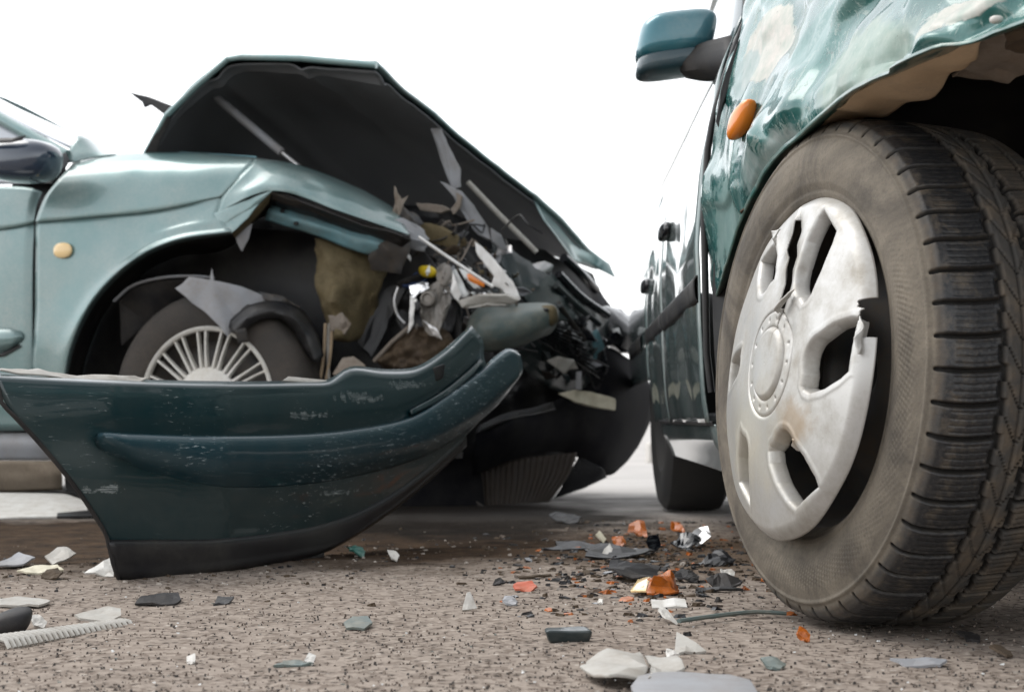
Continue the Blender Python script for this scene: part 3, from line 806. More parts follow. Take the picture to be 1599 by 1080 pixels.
plate('crumpled_corner', [(600, 352, -.13), (626, 340, -.17), (650, 352, -.2), (672, 372, -.2), (660, 396, -.2), (640, 384, -.16), (612, 372, -.13)], L, 'grey_plastic', lc, .004, .014, 30)
plate('torn_spike', [(610, 340, -.22), (618, 318, -.22), (616, 290, -.22), (622, 302, -.22), (626, 312, -.22), (638, 304, -.22), (628, 322, -.22), (620, 348, -.22)], L, 'tan_grey', lc, .004, .006, 30)
plate('torn_corner_sheet', [(612, 340, -.25), (628, 322, -.26), (650, 336, -.3), (662, 350, -.3), (640, 356, -.24), (618, 352, -.22)], L, 'dark_metal', lc, .004, .012, 30)
plate('burnt_pipe', [(652, 318, -.5), (690, 320, -.5), (704, 328, -.5), (690, 334, -.5), (658, 328, -.5)], L, 'tan_grey', lc, .02, .004)
# light grey hinge brace hanging under the bonnet
plate('bonnet_brace', [(672, 200, -.52), (688, 200, -.52), (702, 232, -.52), (718, 262, -.52), (720, 292, -.52), (706, 296, -.52), (702, 262, -.52), (690, 225, -.52)], L, 'grey_plastic', lc, .004, .005)
plate('slam_panel', [(688, 284, -.46), (702, 290, -.46), (722, 300, -.46), (744, 328, -.48), (762, 354, -.5), (766, 376, -.5), (746, 366, -.48), (728, 340, -.46), (708, 306, -.46)], L, 'grey_plastic', lc, .008, .008, 18)
plate('slam_panel_hook', [(712, 300, -.44), (722, 306, -.44), (720, 322, -.44), (708, 336, -.44), (704, 326, -.44), (714, 316, -.44)], L, 'tan_grey', lc, .008, .004)
plate('slam_panel_end', [(766, 356, -.5), (782, 366, -.52), (792, 390, -.54), (778, 388, -.52), (768, 378, -.5)], L, 'grey_plastic', lc, .008, .004)
tube('release_rod', [L(730, 284, -.62), L(780, 336, -.66), L(838, 394, -.7)], .0085, 'pale_plastic', lc, 8)
plate('radiator_panel', [(768, 372, -.56), (800, 392, -.62), (848, 428, -.72), (880, 452, -.8), (900, 500, -.85), (868, 500, -.7), (820, 470, -.6), (790, 430, -.56), (770, 400, -.55)], L, 'dark_teal', lc, .012, .012, 16)
plate('bonnet_catch', [(826, 414, -.72), (850, 408, -.74), (864, 414, -.75), (860, 424, -.75), (838, 430, -.72)], L, 'silver', lc, .008, .003)
sheet('grille_shell', [
    [(858, 424, -.85), (890, 448, -.95), (930, 480, -1.1), (960, 505, -1.25)],
    [(850, 450, -.8), (880, 485, -.9), (920, 515, -1.05), (950, 535, -1.2)],
    [(850, 500, -.72), (880, 540, -.82), (915, 570, -.98), (950, 590, -1.15)],
    [(800, 560, -.6), (850, 600, -.75), (900, 620, -.95), (945, 625, -1.1)],
], L, 'dark_teal', lc, n=30, mm=24, warp=crush(.03, 16, 12))
tube('grille_bar', [L(872, 428, -.78), L(905, 462, -.9), L(948, 492, -1.1)], .014, 'black_gloss', lc, 8, 3)
tube('grille_bar', [L(868, 446, -.74), L(900, 476, -.86), L(936, 506, -1.02)], .010, 'dark_teal', lc, 8, 3)
tube('grille_bar', [L(872, 474, -.72), L(890, 500, -.8), L(912, 530, -.92)], .009, 'dark_metal', lc, 8, 3)
tube('grille_bar', [L(880, 402, -.9), L(905, 425, -1.0), L(930, 452, -1.15)], .016, 'black_gloss', lc, 8, 3)
plate('grille_badge_panel', [(924, 518, -.95), (932, 514, -.95), (944, 540, -1.0), (936, 560, -1.0), (926, 560, -.97)], L, 'paint_inner', lc, .006, .003)
rbox('far_headlamp', L(966, 516, -1.35), HL * .075 + UP * -.06, NL * .16, UP * .05 + HL * .03, 'black_gloss', lc, 2.6, 20, 14, 0, .01)
plate('far_lamp_glint', [(956, 514, -1.12), (966, 512, -1.12), (970, 524, -1.12), (962, 528, -1.12)], L, 'clear', lc, .004, .003)
plate('far_slam_panel', [(790, 372, -1.15), (850, 392, -1.25), (925, 428, -1.4), (965, 500, -1.4), (930, 540, -1.3), (820, 480, -1.1)], L, 'black_plastic', lc, .01, .02, 12)
# crash beam end
beam = sheet('crash_beam', [
    [(736, 492, -.30), (750, 480, -.32), (800, 476, -.36), (850, 474, -.42), (866, 478, -.46)],
    [(730, 512, -.26), (750, 500, -.25), (800, 494, -.28), (850, 486, -.34), (872, 492, -.42)],
    [(735, 535, -.26), (755, 528, -.24), (800, 520, -.27), (845, 512, -.33), (868, 508, -.42)],
    [(748, 548, -.30), (770, 548, -.30), (805, 542, -.33), (840, 528, -.38), (858, 520, -.46)],
], L, 'grey_teal', lc, n=26, mm=18, warp=crush(.01, 16, 2), solid=.006)
rbox('beam_end', L(856, 492, -.38), HL * .030, NL * .03, UP * .030, 'khaki', beam, 2.6, 16, 10, 0, .006)
rbox('beam_hole', L(852, 484, -.345), HL * .010, NL * .008, UP * .006, 'black_plastic', beam, 2.2, 10, 6)
rf_ = random.Random(21)
for k in range(210):
    px, py = rf_.gauss(700, 62), rf_.gauss(440, 55)
    if not (590 < px < 850 and 320 < py < 560) or py < 300 + (px - 620) * .55 or py > 600 - (px - 600) * .35: continue
    off = -.34 - rf_.random() * .30 - max(0, px - 760) * .002
    s_, a_ = rf_.choice((4, 6, 8, 10, 16)) * rf_.uniform(.7, 1.3), rf_.random() * 6.3
    pts = []
    for i in range(5):
        th = a_ + 6.283 * i / 5 + rf_.uniform(-.4, .4); r_ = s_ * rf_.uniform(.3, 1.2)
        pts.append((px + math.cos(th) * r_, py + math.sin(th) * r_ * .7, off + rf_.uniform(-.02, .02)))
    plate('broken_fragment', pts, L, rf_.choice(['dark_metal', 'black_plastic', 'tan_grey', 'brown_dirt', 'grey_plastic', 'dark_metal', 'khaki', 'silver', 'black_plastic', 'dark_teal']), lc, .004, .004, 40, 2)
for k in range(30):
    px, py = rf_.uniform(590, 830), rf_.uniform(350, 550)
    pts = [L(px + (i - 1.5) * rf_.uniform(6, 26) , py + rf_.uniform(-22, 22), -.32 - rf_.random() * .12) for i in range(4)]
    tube('loose_wire', pts, .003, rf_.choice(['black_plastic', 'dark_metal', 'black_plastic', 'tan_grey']), lc, 6, 5)
rn_ = random.Random(77)
for k in range(9):
    a = k / 8
    tube('grille_slat', [L(800 + 40 * a, 520 + 12 * a * 8 / 8 - 60 * (1 - a), -.48 - .1 * a), L(850 + 40 * a, 500 + 60 * a, -.62 - .1 * a), L(905 + 30 * a, 520 + 70 * a, -.80 - .1 * a)], .006, 'black_gloss', lc, 6, 4, .5)
for k in range(70):
    px, py = rn_.gauss(880, 40), rn_.gauss(520, 48)
    if px > 965 or py < 400 + (px - 780) * .62 or py > 612: continue
    s_ = rn_.choice((5, 7, 10, 15)); a_ = rn_.random() * 6.3
    off = -.55 - max(0, px - 800) * .0030 - rn_.random() * .05
    plate('broken_fragment', [(px + math.cos(a_ + q) * s_ * w, py + math.sin(a_ + q) * s_ * w, off + rn_.uniform(-.02, .02)) for q, w in ((0, 1.5), (1.4, .6), (2.6, .9), (3.6, 1.2), (5., .6))], L, rn_.choice(['black_gloss', 'black_plastic', 'dark_teal', 'dark_metal', 'black_gloss', 'grey_plastic', 'dark_teal']), lc, .004, .004, 40, 1)
for k in range(8):
    px, py = rn_.uniform(800, 930), rn_.uniform(470, 590)
    tube('loose_wire', [L(px + (i - 1.5) * rn_.uniform(8, 22), py + rn_.uniform(-18, 18), -.55 - max(0, px - 800) * .003) for i in range(4)], .004, 'black_plastic', lc, 6, 5)
# far half of the front bumper carrier
sheet('front_bumper_remains', [
    [(742, 676, -.42), (790, 648, -.55), (858, 630, -.80), (905, 602, -1.0), (940, 543, -1.15), (975, 556, -1.30), (1004, 584, -1.45)],
    [(742, 690, -.40), (800, 662, -.52), (868, 650, -.76), (925, 632, -.94), (962, 604, -1.08), (992, 596, -1.26), (1019, 612, -1.45)],
    [(740, 715, -.42), (800, 690, -.54), (870, 680, -.78), (930, 672, -.95), (970, 656, -1.10), (997, 648, -1.28), (1017, 650, -1.46)],
    [(738, 742, -.46), (800, 716, -.60), (870, 704, -.85), (920, 722, -1.0), (948, 742, -1.1), (972, 726, -1.26), (996, 696, -1.42)],
], L, 'bumper_black', lc, n=44, mm=26, warp=crush(.016, 9, 11), solid=.006)
plate('bumper_fin', [(866, 777, -.95), (888, 742, -.95), (905, 712, -.95), (940, 730, -1.02), (948, 744, -1.06), (912, 762, -1.0)], L, 'black_gloss', lc, .006, .004)
sheet('bumper_edge_highlight', [
    [(748, 664, -.40), (790, 646, -.53), (830, 638, -.68), (862, 628, -.8)],
    [(744, 676, -.38), (790, 656, -.50), (832, 648, -.65), (866, 640, -.78)],
], L, 'black_plastic', lc, n=16, mm=5, solid=.01)
plate('white_clip', [(854, 562, -.66), (872, 556, -.66), (896, 562, -.7), (902, 574, -.72), (886, 576, -.7), (878, 582, -.68), (866, 572, -.66)], L, 'pale_plastic', lc, .012, .004)
plate('white_link', [(900, 580, -.74), (908, 580, -.74), (908, 608, -.74), (899, 608, -.74)], L, 'grey_plastic', lc, .008)
plate('cream_bracket', [(872, 614, -.74), (896, 608, -.76), (930, 614, -.84), (958, 622, -.9), (956, 630, -.9), (958, 640, -.9), (930, 636, -.84), (898, 628, -.76)], L, 'cream', lc, .014, .005)
sheet('radiator', [
    [(736, 738, -.5), (800, 718, -.62), (900, 706, -.85)],
    [(742, 770, -.5), (800, 760, -.62), (886, 742, -.82)],
    [(752, 792, -.5), (790, 806, -.56), (850, 788, -.72)],
    [(770, 806, -.54), (792, 811, -.58), (826, 804, -.66)],
], L, 'radiator_brown', lc, n=70, mm=14, warp=lambda v, u, t: v + NL * (.004 * math.sin(u * 110) + .02 * noise.noise(v * 9)), solid=.01)
sheet('undertray', [
    [(560, 700, -.45), (650, 690, -.45), (745, 690, -.5)],
    [(560, 790, -.4), (650, 790, -.4), (760, 800, -.5)],
    [(590, 820, -.35), (680, 818, -.4), (780, 812, -.5)],
], L, 'bumper_black', lc, n=18, mm=12, warp=crush(.02, 12, 3), solid=.006)
plate('hanging_tray_edge', [(744, 782, -.45), (760, 792, -.44), (792, 806, -.5), (786, 812, -.5), (752, 800, -.45)], L, 'dark_metal', lc, .006, .003)

# ================================================================== TORN OFF BUMPER
def bd(px): return float(np.interp(px, [-60, 0, 180, 350, 480, 600, 700, 820], [2.49, 2.53, 2.66, 2.83, 3.06, 3.30, 3.52, 3.80]))
def B(px, py, o): return at(px, py, bd(px) + o)
bp = thing('torn_bumper', 'dark green torn off bumper cover standing on the asphalt in front of the wreck', 'bumper', gnd(300, 890))
nb = crush(.003, 7, 2, Vector((0, 1, 0)))
cover = sheet('bumper_cover', [
    [(0, 583, .07), (150, 591, .07), (330, 596, .07), (480, 595, .07), (515, 592, .07), (548, 573, .07), (600, 577, .06), (650, 573, .06), (695, 545, .06), (736, 508, .06)],
    [(-8, 588, .012), (150, 596, .012), (330, 601, .012), (480, 600, .012), (515, 598, .012), (548, 579, .012), (600, 584, .012), (650, 580, .012), (695, 552, .012), (738, 511, .012)],
    [(-4, 602, .0), (150, 608, .0), (330, 613, .0), (480, 612, .0), (515, 610, .0), (550, 600, .0), (600, 600, .0), (652, 592, .0), (698, 560, .0), (744, 518, .0)],
    [(16, 642, -.004), (150, 644, -.004), (330, 648, -.004), (480, 645, -.004), (520, 642, -.004), (560, 634, -.004), (605, 628, -.004), (658, 612, -.004), (706, 576, -.002), (754, 534, .004)],
    [(60, 690, -.0), (160, 688, -.0), (330, 690, -.0), (480, 684, -.0), (530, 680, -.0), (575, 672, -.0), (620, 662, -.0), (670, 640, .005), (712, 605, .012), (756, 562, .02)],
    [(110, 750, .0), (200, 750, -.002), (340, 750, -.004), (480, 742, -.004), (545, 732, -.004), (600, 716, -.002), (650, 694, .003), (700, 660, .01), (735, 632, .02), (772, 600, .03)],
    [(150, 808, .010), (230, 806, .006), (350, 803, .004), (480, 790, .004), (545, 774, .004), (600, 750, .008), (650, 722, .012), (695, 690, .02), (735, 656, .03), (772, 622, .04)],
    [(170, 846, .020), (250, 846, .014), (350, 844, .012), (480, 827, .012), (540, 810, .012), (590, 786, .016), (640, 754, .022), (690, 714, .03), (730, 676, .04), (768, 636, .05)],
], B, 'paint_bumper', bp, n=80, mm=64, warp=nb, solid=.003)
lip = sheet('lower_lip', [
    [(169, 843, .018), (250, 843, .012), (350, 841, .010), (480, 824, .010), (540, 807, .010), (590, 783, .014), (640, 751, .020), (690, 711, .028), (728, 678, .04)],
    [(170, 850, .006), (250, 850, .0), (350, 848, .0), (480, 831, .0), (540, 814, .0), (590, 790, .004), (640, 758, .010), (690, 718, .02), (728, 684, .035)],
    [(176, 880, .010), (250, 880, .004), (350, 872, .004), (480, 853, .004), (530, 842, .004), (585, 808, .008), (640, 766, .016), (690, 724, .025), (728, 690, .04)],
    [(184, 903, .020), (250, 903, .014), (350, 890, .012), (480, 868, .012), (515, 856, .012), (580, 818, .014), (640, 774, .022), (690, 730, .03), (728, 694, .045)],
    [(192, 903, .06), (250, 903, .06), (350, 890, .06), (480, 868, .06), (515, 858, .06), (580, 820, .06), (640, 776, .06), (690, 732, .06), (728, 696, .07)],
], B, 'black_plastic', bp, n=60, mm=30, warp=nb, solid=.003)
strip = sheet('bumper_strip', [
    [(150, 684, .0), (152, 677, .0), (200, 678, .0), (330, 682, .0), (480, 678, .0), (560, 669, .0), (640, 652, .0), (700, 616, .004), (750, 578, .01), (790, 545, .02), (806, 548, .03)],
    [(150, 688, -.004), (158, 678, -.030), (200, 680, -.036), (330, 684, -.036), (480, 681, -.036), (560, 673, -.036), (640, 656, -.036), (702, 620, -.032), (754, 582, -.03), (796, 549, -.02), (812, 556, .0)],
    [(152, 694, -.004), (170, 690, -.034), (210, 698, -.042), (330, 706, -.044), (480, 702, -.044), (565, 692, -.044), (648, 674, -.044), (712, 638, -.04), (764, 600, -.034), (804, 564, -.024), (815, 572, -.0)],
    [(156, 700, .0), (184, 706, -.02), (220, 718, -.030), (340, 735, -.034), (480, 731, -.034), (570, 718, -.034), (656, 696, -.034), (720, 660, -.028), (770, 622, -.02), (806, 590, -.01), (815, 580, .005)],
    [(160, 704, .004), (196, 720, .0), (230, 736, -.0), (345, 760, -.002), (480, 756, -.002), (575, 738, -.002), (660, 712, .0), (724, 675, .008), (772, 636, .02), (800, 604, .03), (813, 586, .03)],
], B, 'paint_strip', bp, n=80, mm=26, warp=nb, solid=.003)
sheet('inner_strip_channel', [
    [(640, 640, -.01), (690, 612, -.008), (730, 580, .0), (748, 562, .01)],
    [(642, 648, -.014), (694, 620, -.014), (736, 586, -.008), (752, 566, .0)],
], B, 'paint_bumper', bp, n=14, mm=4, solid=.008)
rbox('clip_hole', B(682, 583, -.006), Vector((.016, .008, .006)), Vector((0, .006, 0)), Vector((.002, 0, .016)), 'black_plastic', bp, 6, 16, 10)
tube('arch_cut_edge', [B(-6, 592, -.004), B(2, 628, -.002), B(16, 643, -.006), B(60, 690, -.003), B(110, 750, -.003), B(150, 808, .006), B(170, 846, .012), B(177, 882, .008), B(185, 903, .018)], .0035, 'grey_black', bp, 6, 3)
plate('torn_top_edge', [(0, 580, .03), (40, 582, .03), (90, 590, .03), (140, 594, .03), (215, 597, .03), (232, 590, .035), (210, 588, .05), (120, 586, .05), (60, 578, .05), (0, 576, .05)], B, 'pale_plastic', bp, .003, .004, 30)
plate('torn_top_edge', [(440, 595, .04), (450, 588, .05), (510, 594, .05), (512, 599, .03)], B, 'pale_plastic', bp, .003)
plate('lip_tab', [(455, 872, .02), (505, 862, .02), (500, 884, .03), (480, 894, .03), (462, 890, .03)], B, 'black_plastic', bp, .006, .003)

# ================================================================== RIGHT CAR
rc = thing('damaged_car', 'green car with scraped fender over a big front wheel and cracked silver wheel trim', 'car', (1.1, 3.3, 0))
dentf = facets(5, 70, (.30, 1.5, .5), (.5, 2.8, 1.0), .20, 650)
dentg = facets(8, 260, (.30, 1.5, .45), (.5, 2.8, 1.0), .14, 2000)
def rough_right(amp, sc):
    def w(v, u, t):
        k = (.25 + .75 * min(1, max(0, u * 1.3))) * (1 - .75 * max(0, t - .7) / .3)
        return v + Vector((-1, -.35, .1)) * (dentf(v) + dentg(v) * .8 + .004 * noise.noise(v * sc)) * k
    return w
rf = sheet('front_fender', [
    [(1190, -75, 2.74), (1300, -115, 2.45), (1450, -165, 2.05), (1660, -230, 1.62)],
    [(1166, 8, 2.70), (1262, -20, 2.38), (1420, -60, 1.98), (1690, -120, 1.55)],
    [(1132, 110, 2.70), (1200, 92, 2.47), (1320, 45, 2.06), (1480, 0, 1.76), (1700, -60, 1.5)],
    [(1110, 210, 2.71), (1152, 200, 2.54), (1230, 150, 2.24), (1340, 88, 1.94), (1450, 42, 1.74), (1700, -35, 1.5)],
    [(1101, 310, 2.73), (1134, 278, 2.57), (1190, 210, 2.29), (1330, 112, 1.94), (1420, 72, 1.77), (1700, -22, 1.49)],
    [(1106, 420, 2.75), (1124, 372, 2.62), (1152, 316, 2.47), (1208, 232, 2.25), (1328, 128, 1.93), (1400, 92, 1.79), (1500, 57, 1.67), (1700, -12, 1.48)],
    [(1116, 474, 2.76), (1130, 410, 2.62), (1160, 324, 2.46), (1215, 244, 2.24), (1332, 138, 1.92), (1402, 102, 1.78), (1502, 66, 1.66), (1702, -4, 1.47)],
], at, 'paint_right', rc, n=170, mm=130, warp=rough_right(.016, 11), solid=.002, sharp=75)
sheet('arch_lip', [
    [(1115, 470, 2.745), (1130, 408, 2.605), (1160, 322, 2.445), (1215, 242, 2.225), (1332, 136, 1.905), (1402, 100, 1.765), (1502, 64, 1.645), (1702, -6, 1.46)],
    [(1116, 475, 2.75), (1131, 413, 2.605), (1162, 328, 2.445), (1217, 248, 2.225), (1334, 140, 1.905), (1404, 104, 1.765), (1504, 68, 1.645), (1703, -2, 1.46)],
    [(1124, 475, 2.78), (1140, 413, 2.64), (1171, 328, 2.48), (1227, 248, 2.26), (1344, 141, 1.95), (1414, 105, 1.81), (1514, 69, 1.69), (1708, 0, 1.50)],
], at, 'lip_green', rc, n=60, mm=10, warp=lambda v, u, t: rough_right(.016, 11)(v, u, 1), solid=.002)
# side: doors and quarter as lofts in metres
def side_x(z, Y):
    x = float(np.interp(z, [.17, .22, .25, .30, .40, .55, .70, .85, .95], [.362, .338, .330, .322, .312, .308, .318, .352, .398]))
    return x + .030 * (Y - 2.72)
def side(name, Y0, Y1, zs, m, dx=0., n=14, warp=None):
    rows = [[(side_x(z, Y) - dx, Y, z) for Y in np.linspace(Y0, Y1, 4)] for z in zs]
    return sheet(name, rows, lambda *p: Vector(p), m, rc, n=n, mm=40, warp=warp)
dent = lambda v, u, t: v + Vector((1, 0, 0)) * .008 * noise.noise(v * 5)
zs_door = [.25, .30, .36, .42, .50, .55, .62, .70, .78, .85, .95]
door1 = side('front_door', 2.765, 3.72, zs_door, 'paint_door', warp=dent)
door2 = side('rear_door', 3.73, 4.42, zs_door, 'paint_door', warp=dent)
quarter = side('rear_quarter', 4.43, 5.6, [.36, .42, .50, .55, .62, .70, .78, .85, .95], 'paint_door')
side('sill', 2.70, 4.20, [.165, .19, .22, .247], 'paint_door')
side('sill_seam', 2.72, 4.2, [.245, .252], 'black_plastic', .003)
for (dn, y0, y1) in ((door1, 2.78, 3.71), (door2, 3.74, 4.41), (quarter, 4.72, 5.5)):
    rows = [[(side_x(z, Y) - d, Y, z) for Y in np.linspace(y0, y1, 4)] for z, d in ((.452, .001), (.459, .006), (.486, .007), (.496, .001))]
    sheet('rub_strip', rows, lambda *p: Vector(p), 'black_plastic', dn, n=8, mm=10)
for (px, py, Y, dn) in ((1037, 362, 3.62, door1), (1022, 447, 4.36, door2)):
    c = at(px, py, Y); c.x = side_x(c.z, Y) - .010
    rbox('door_handle', c, Vector((.012, 0, 0)), Vector((0, .085, 0)), Vector((0, 0, .018)), 'black_gloss', dn, 3, 16, 10)
# black gasket on the door shut line
tube('door_gasket', [Vector((side_x(z, 2.74) + .006, 2.745, z)) for z in (.30, .40, .5, .6, .7, .8, .9, .95)], .006, 'black_plastic', rc, 8, 2)
plate('torn_shut_trim', [(1118, 190, 2.66), (1128, 130, 2.66), (1150, 70, 2.66), (1185, 10, 2.66), (1192, 12, 2.66), (1162, 62, 2.66), (1140, 112, 2.66), (1128, 170, 2.66), (1122, 200, 2.66)], at, 'black_plastic', rc, .006, .002)
# greenhouse, roof, bonnet: above the frame
sheet('windscreen', [[(.46, 2.95, .97), (1.1, 2.85, 1.0), (1.72, 2.95, .97)], [(.56, 3.65, 1.36), (1.1, 3.58, 1.40), (1.64, 3.65, 1.36)]], lambda *p: Vector(p), 'glass', rc, n=8, mm=6)
sheet('roof', [[(.56, 3.65, 1.36), (1.1, 3.58, 1.40), (1.64, 3.65, 1.36)], [(.55, 4.4, 1.42), (1.1, 4.4, 1.46), (1.65, 4.4, 1.42)], [(.58, 5.2, 1.36), (1.1, 5.2, 1.40), (1.62, 5.2, 1.36)]], lambda *p: Vector(p), 'paint_door', rc, n=8, mm=8)
sheet('side_window', [[(.415, 3.0, .955), (.425, 3.7, .955), (.44, 4.4, .955), (.46, 5.3, .955)], [(.47, 3.3, 1.16), (.48, 3.8, 1.17), (.49, 4.4, 1.17), (.5, 5.1, 1.16)], [(.56, 3.66, 1.355), (.555, 3.9, 1.37), (.555, 4.4, 1.40), (.58, 5.2, 1.36)]], lambda *p: Vector(p), 'glass', rc, n=10, mm=8)
sheet('bonnet', [[(.42, 2.76, .985), (1.1, 2.80, 1.03), (1.78, 2.76, .985)], [(.46, 2.2, .95), (1.1, 2.2, .99), (1.76, 2.2, .95)], [(.52, 1.62, .82), (1.1, 1.7, .86), (1.74, 1.75, .82)]], lambda *p: Vector(p), 'paint_right', rc, n=14, mm=14, warp=lambda v, u, t: v + UP * .025 * noise.noise(v * 5))
sheet('far_side', [[(1.80, 1.8, .9), (1.84, 3.3, .95), (1.84, 5.4, .95)], [(1.88, 1.8, .5), (1.90, 3.3, .5), (1.90, 5.5, .5)], [(1.84, 1.9, .3), (1.86, 3.3, .18), (1.86, 5.4, .3)]], lambda *p: Vector(p), 'paint_door', rc, n=10, mm=8)
box('engine', Vector((1.2, 2.25, .58)), Vector((.42, 0, 0)), Vector((0, .40, 0)), Vector((0, 0, .26)), 'black_plastic', rc, .03)
box('underbody', Vector((1.12, 4.0, .24)), Vector((.66, 0, 0)), Vector((0, 1.35, 0)), Vector((0, 0, .03)), 'black_plastic', rc, .02)
# door mirror
mc = at(1054, 70, 3.3)
mr = rbox('door_mirror', mc + Vector((.0, 0, .012)), Vector((.078, 0, .008)), Vector((0, .075, 0)), Vector((.010, 0, .050)), 'paint_mirror' if 'paint_mirror' in M else dusty('mirror_green_paint', (.02, .13, .165), .3, (.2, .25, .25), .06, 6., .3, 1.), rc, 3.6, 36, 22)
rbox('mirror_base', mc + Vector((-.004, .0, -.038)), Vector((.075, 0, .010)), Vector((0, .07, 0)), Vector((.003, 0, .026)), dusty('mirror_dark_base', (.012, .045, .06), .35, (.1, .1, .1), .05, 8., .1, .5), mr, 3.6, 30, 16)
sheet('mirror_arm', [[(1072, 92, 3.28), (1105, 74, 3.22), (1150, 62, 3.1)], [(1070, 104, 3.25), (1105, 100, 3.18), (1150, 92, 3.05)], [(1076, 112, 3.28), (1110, 118, 3.22), (1150, 116, 3.1)]], at, 'grey_black', mr, n=8, mm=8, solid=.03)
# amber repeater
ma = at(1170, 188, 2.46)
rp = rbox('side_repeater', ma + Vector((-.012, -.004, 0)), Vector((.016, -.034, .014)) * .72, Vector((-.014, -.007, .0)), Vector((.004, -.006, .024)), 'orange', rc, 2.6, 24, 16)
# wheel arch interior
def arc_sheet(name, R0, R1, x0, x1, a0, a1, m, amp):
    rows = []
    for j in range(8):
        x = x0 + (x1 - x0) * j / 7
        rows.append([(x, 2.10 - (R0 + (R1 - R0) * j / 7) * math.cos(a), .33 + (R0 + (R1 - R0) * j / 7) * math.sin(a)) for a in np.linspace(a0, a1, 14)])
    return sheet(name, rows, lambda *p: Vector(p), m, rc, n=40, mm=20, warp=lambda v, u, t: v + Vector((0, 0, 1)) * amp * noise.noise(v * 12))
arc_sheet('arch_liner', .355, .40, .43, .80, R(80), R(196), 'black_plastic', .01)
sheet('inner_wing', [[(.80, 1.5, .85), (.80, 2.1, .85), (.80, 2.7, .85)], [(.80, 1.5, .1), (.80, 2.1, .12), (.80, 2.7, .12)]], lambda *p: Vector(p), 'black_plastic', rc, n=20, mm=16, warp=lambda v, u, t: v + Vector((1, 0, 0)) * .03 * noise.noise(v * 8))
sheet('arch_rear_panel', [[(.350, 2.72, .72), (.85, 2.70, .72)], [(.328, 2.72, .45), (.85, 2.66, .45)], [(.345, 2.70, .17), (.85, 2.62, .17)]], lambda *p: Vector(p), 'black_plastic', rc, n=8, mm=10, warp=lambda v, u, t: v + Vector((0, 1, 0)) * .01 * noise.noise(v * 12))
sheet('inner_wing_top', [[(.56, 1.60, .76), (.80, 1.6, .76)], [(.50, 2.3, .78), (.80, 2.3, .78)]], lambda *p: Vector(p), 'black_plastic', rc, n=8, mm=8, warp=lambda v, u, t: v + UP * .02 * noise.noise(v * 9))
sheet('sandy_arch_panel', [
    [(1180, 300, 2.43), (1225, 250, 2.27), (1300, 172, 2.04), (1400, 106, 1.83), (1480, 80, 1.73), (1545, 60, 1.68)],
    [(1188, 305, 2.44), (1240, 245, 2.28), (1320, 178, 2.06), (1410, 132, 1.88), (1480, 104, 1.79), (1530, 76, 1.71)],
    [(1200, 300, 2.46), (1255, 235, 2.30), (1340, 186, 2.10), (1420, 160, 1.96), (1472, 130, 1.87), (1512, 98, 1.78)],
], at, 'tan', rc, n=44, mm=24, warp=lambda v, u, t: v + Vector((-.6, -.3, 1)) * .010 * noise.noise(v * 16), solid=.003)
plate('torn_sandy_bracket', [(1528, 72, 1.76), (1560, 66, 1.74), (1640, 40, 1.72), (1640, 90, 1.78), (1590, 118, 1.83), (1568, 138, 1.86), (1520, 130, 1.88), (1488, 122, 1.87), (1505, 100, 1.83)], at, 'tan_grey', rc, .004, .012, 18, 4)
plate('rusty_tab', [(1570, 48, 1.66), (1640, 20, 1.64), (1650, 70, 1.70), (1600, 84, 1.72), (1574, 78, 1.70)], at, 'brown_dirt', rc, .004, .010, 24, 3)
rbox('fender_bolt', at(1556, 31, 1.60), Vector((.007, 0, 0)), Vector((0, .006, 0)), Vector((0, 0, .004)), 'white_plastic', rc, 2.3, 10, 6)
plate('torn_lip_rust', [(1158, 335, 2.46), (1180, 296, 2.40), (1200, 268, 2.32), (1194, 296, 2.42), (1172, 345, 2.5)], at, 'brown_dirt', rc, .003, .006)
# rear wheel
rw = lathe('rear_wheel', [(.0, .05), (.19, .06), (.20, .085), (.25, .094), (.285, .088), (.302, .074), (.306, .05), (.306, -.05), (.302, -.074), (.28, -.088), (.2, -.085), (0, -.06)], Vector((.410 + .094, 4.70, .306)), (-1, 0, 0), 'rubber_dark', rc, 64)
lathe('road_wheel', [(.0, .05), (.19, .06), (.20, .085), (.25, .094), (.285, .088), (.306, .05), (.306, -.05), (.28, -.088), (0, -.06)], Vector((1.72, 4.70, .306)), (1, 0, 0), 'rubber_dark', rc, 48)
lathe('road_wheel', [(.0, .05), (.19, .06), (.20, .085), (.25, .094), (.285, .088), (.306, .05), (.306, -.05), (.28, -.088), (0, -.06)], Vector((1.72, 2.1, .306)), (1, .2, 0), 'rubber_dark', rc, 48)

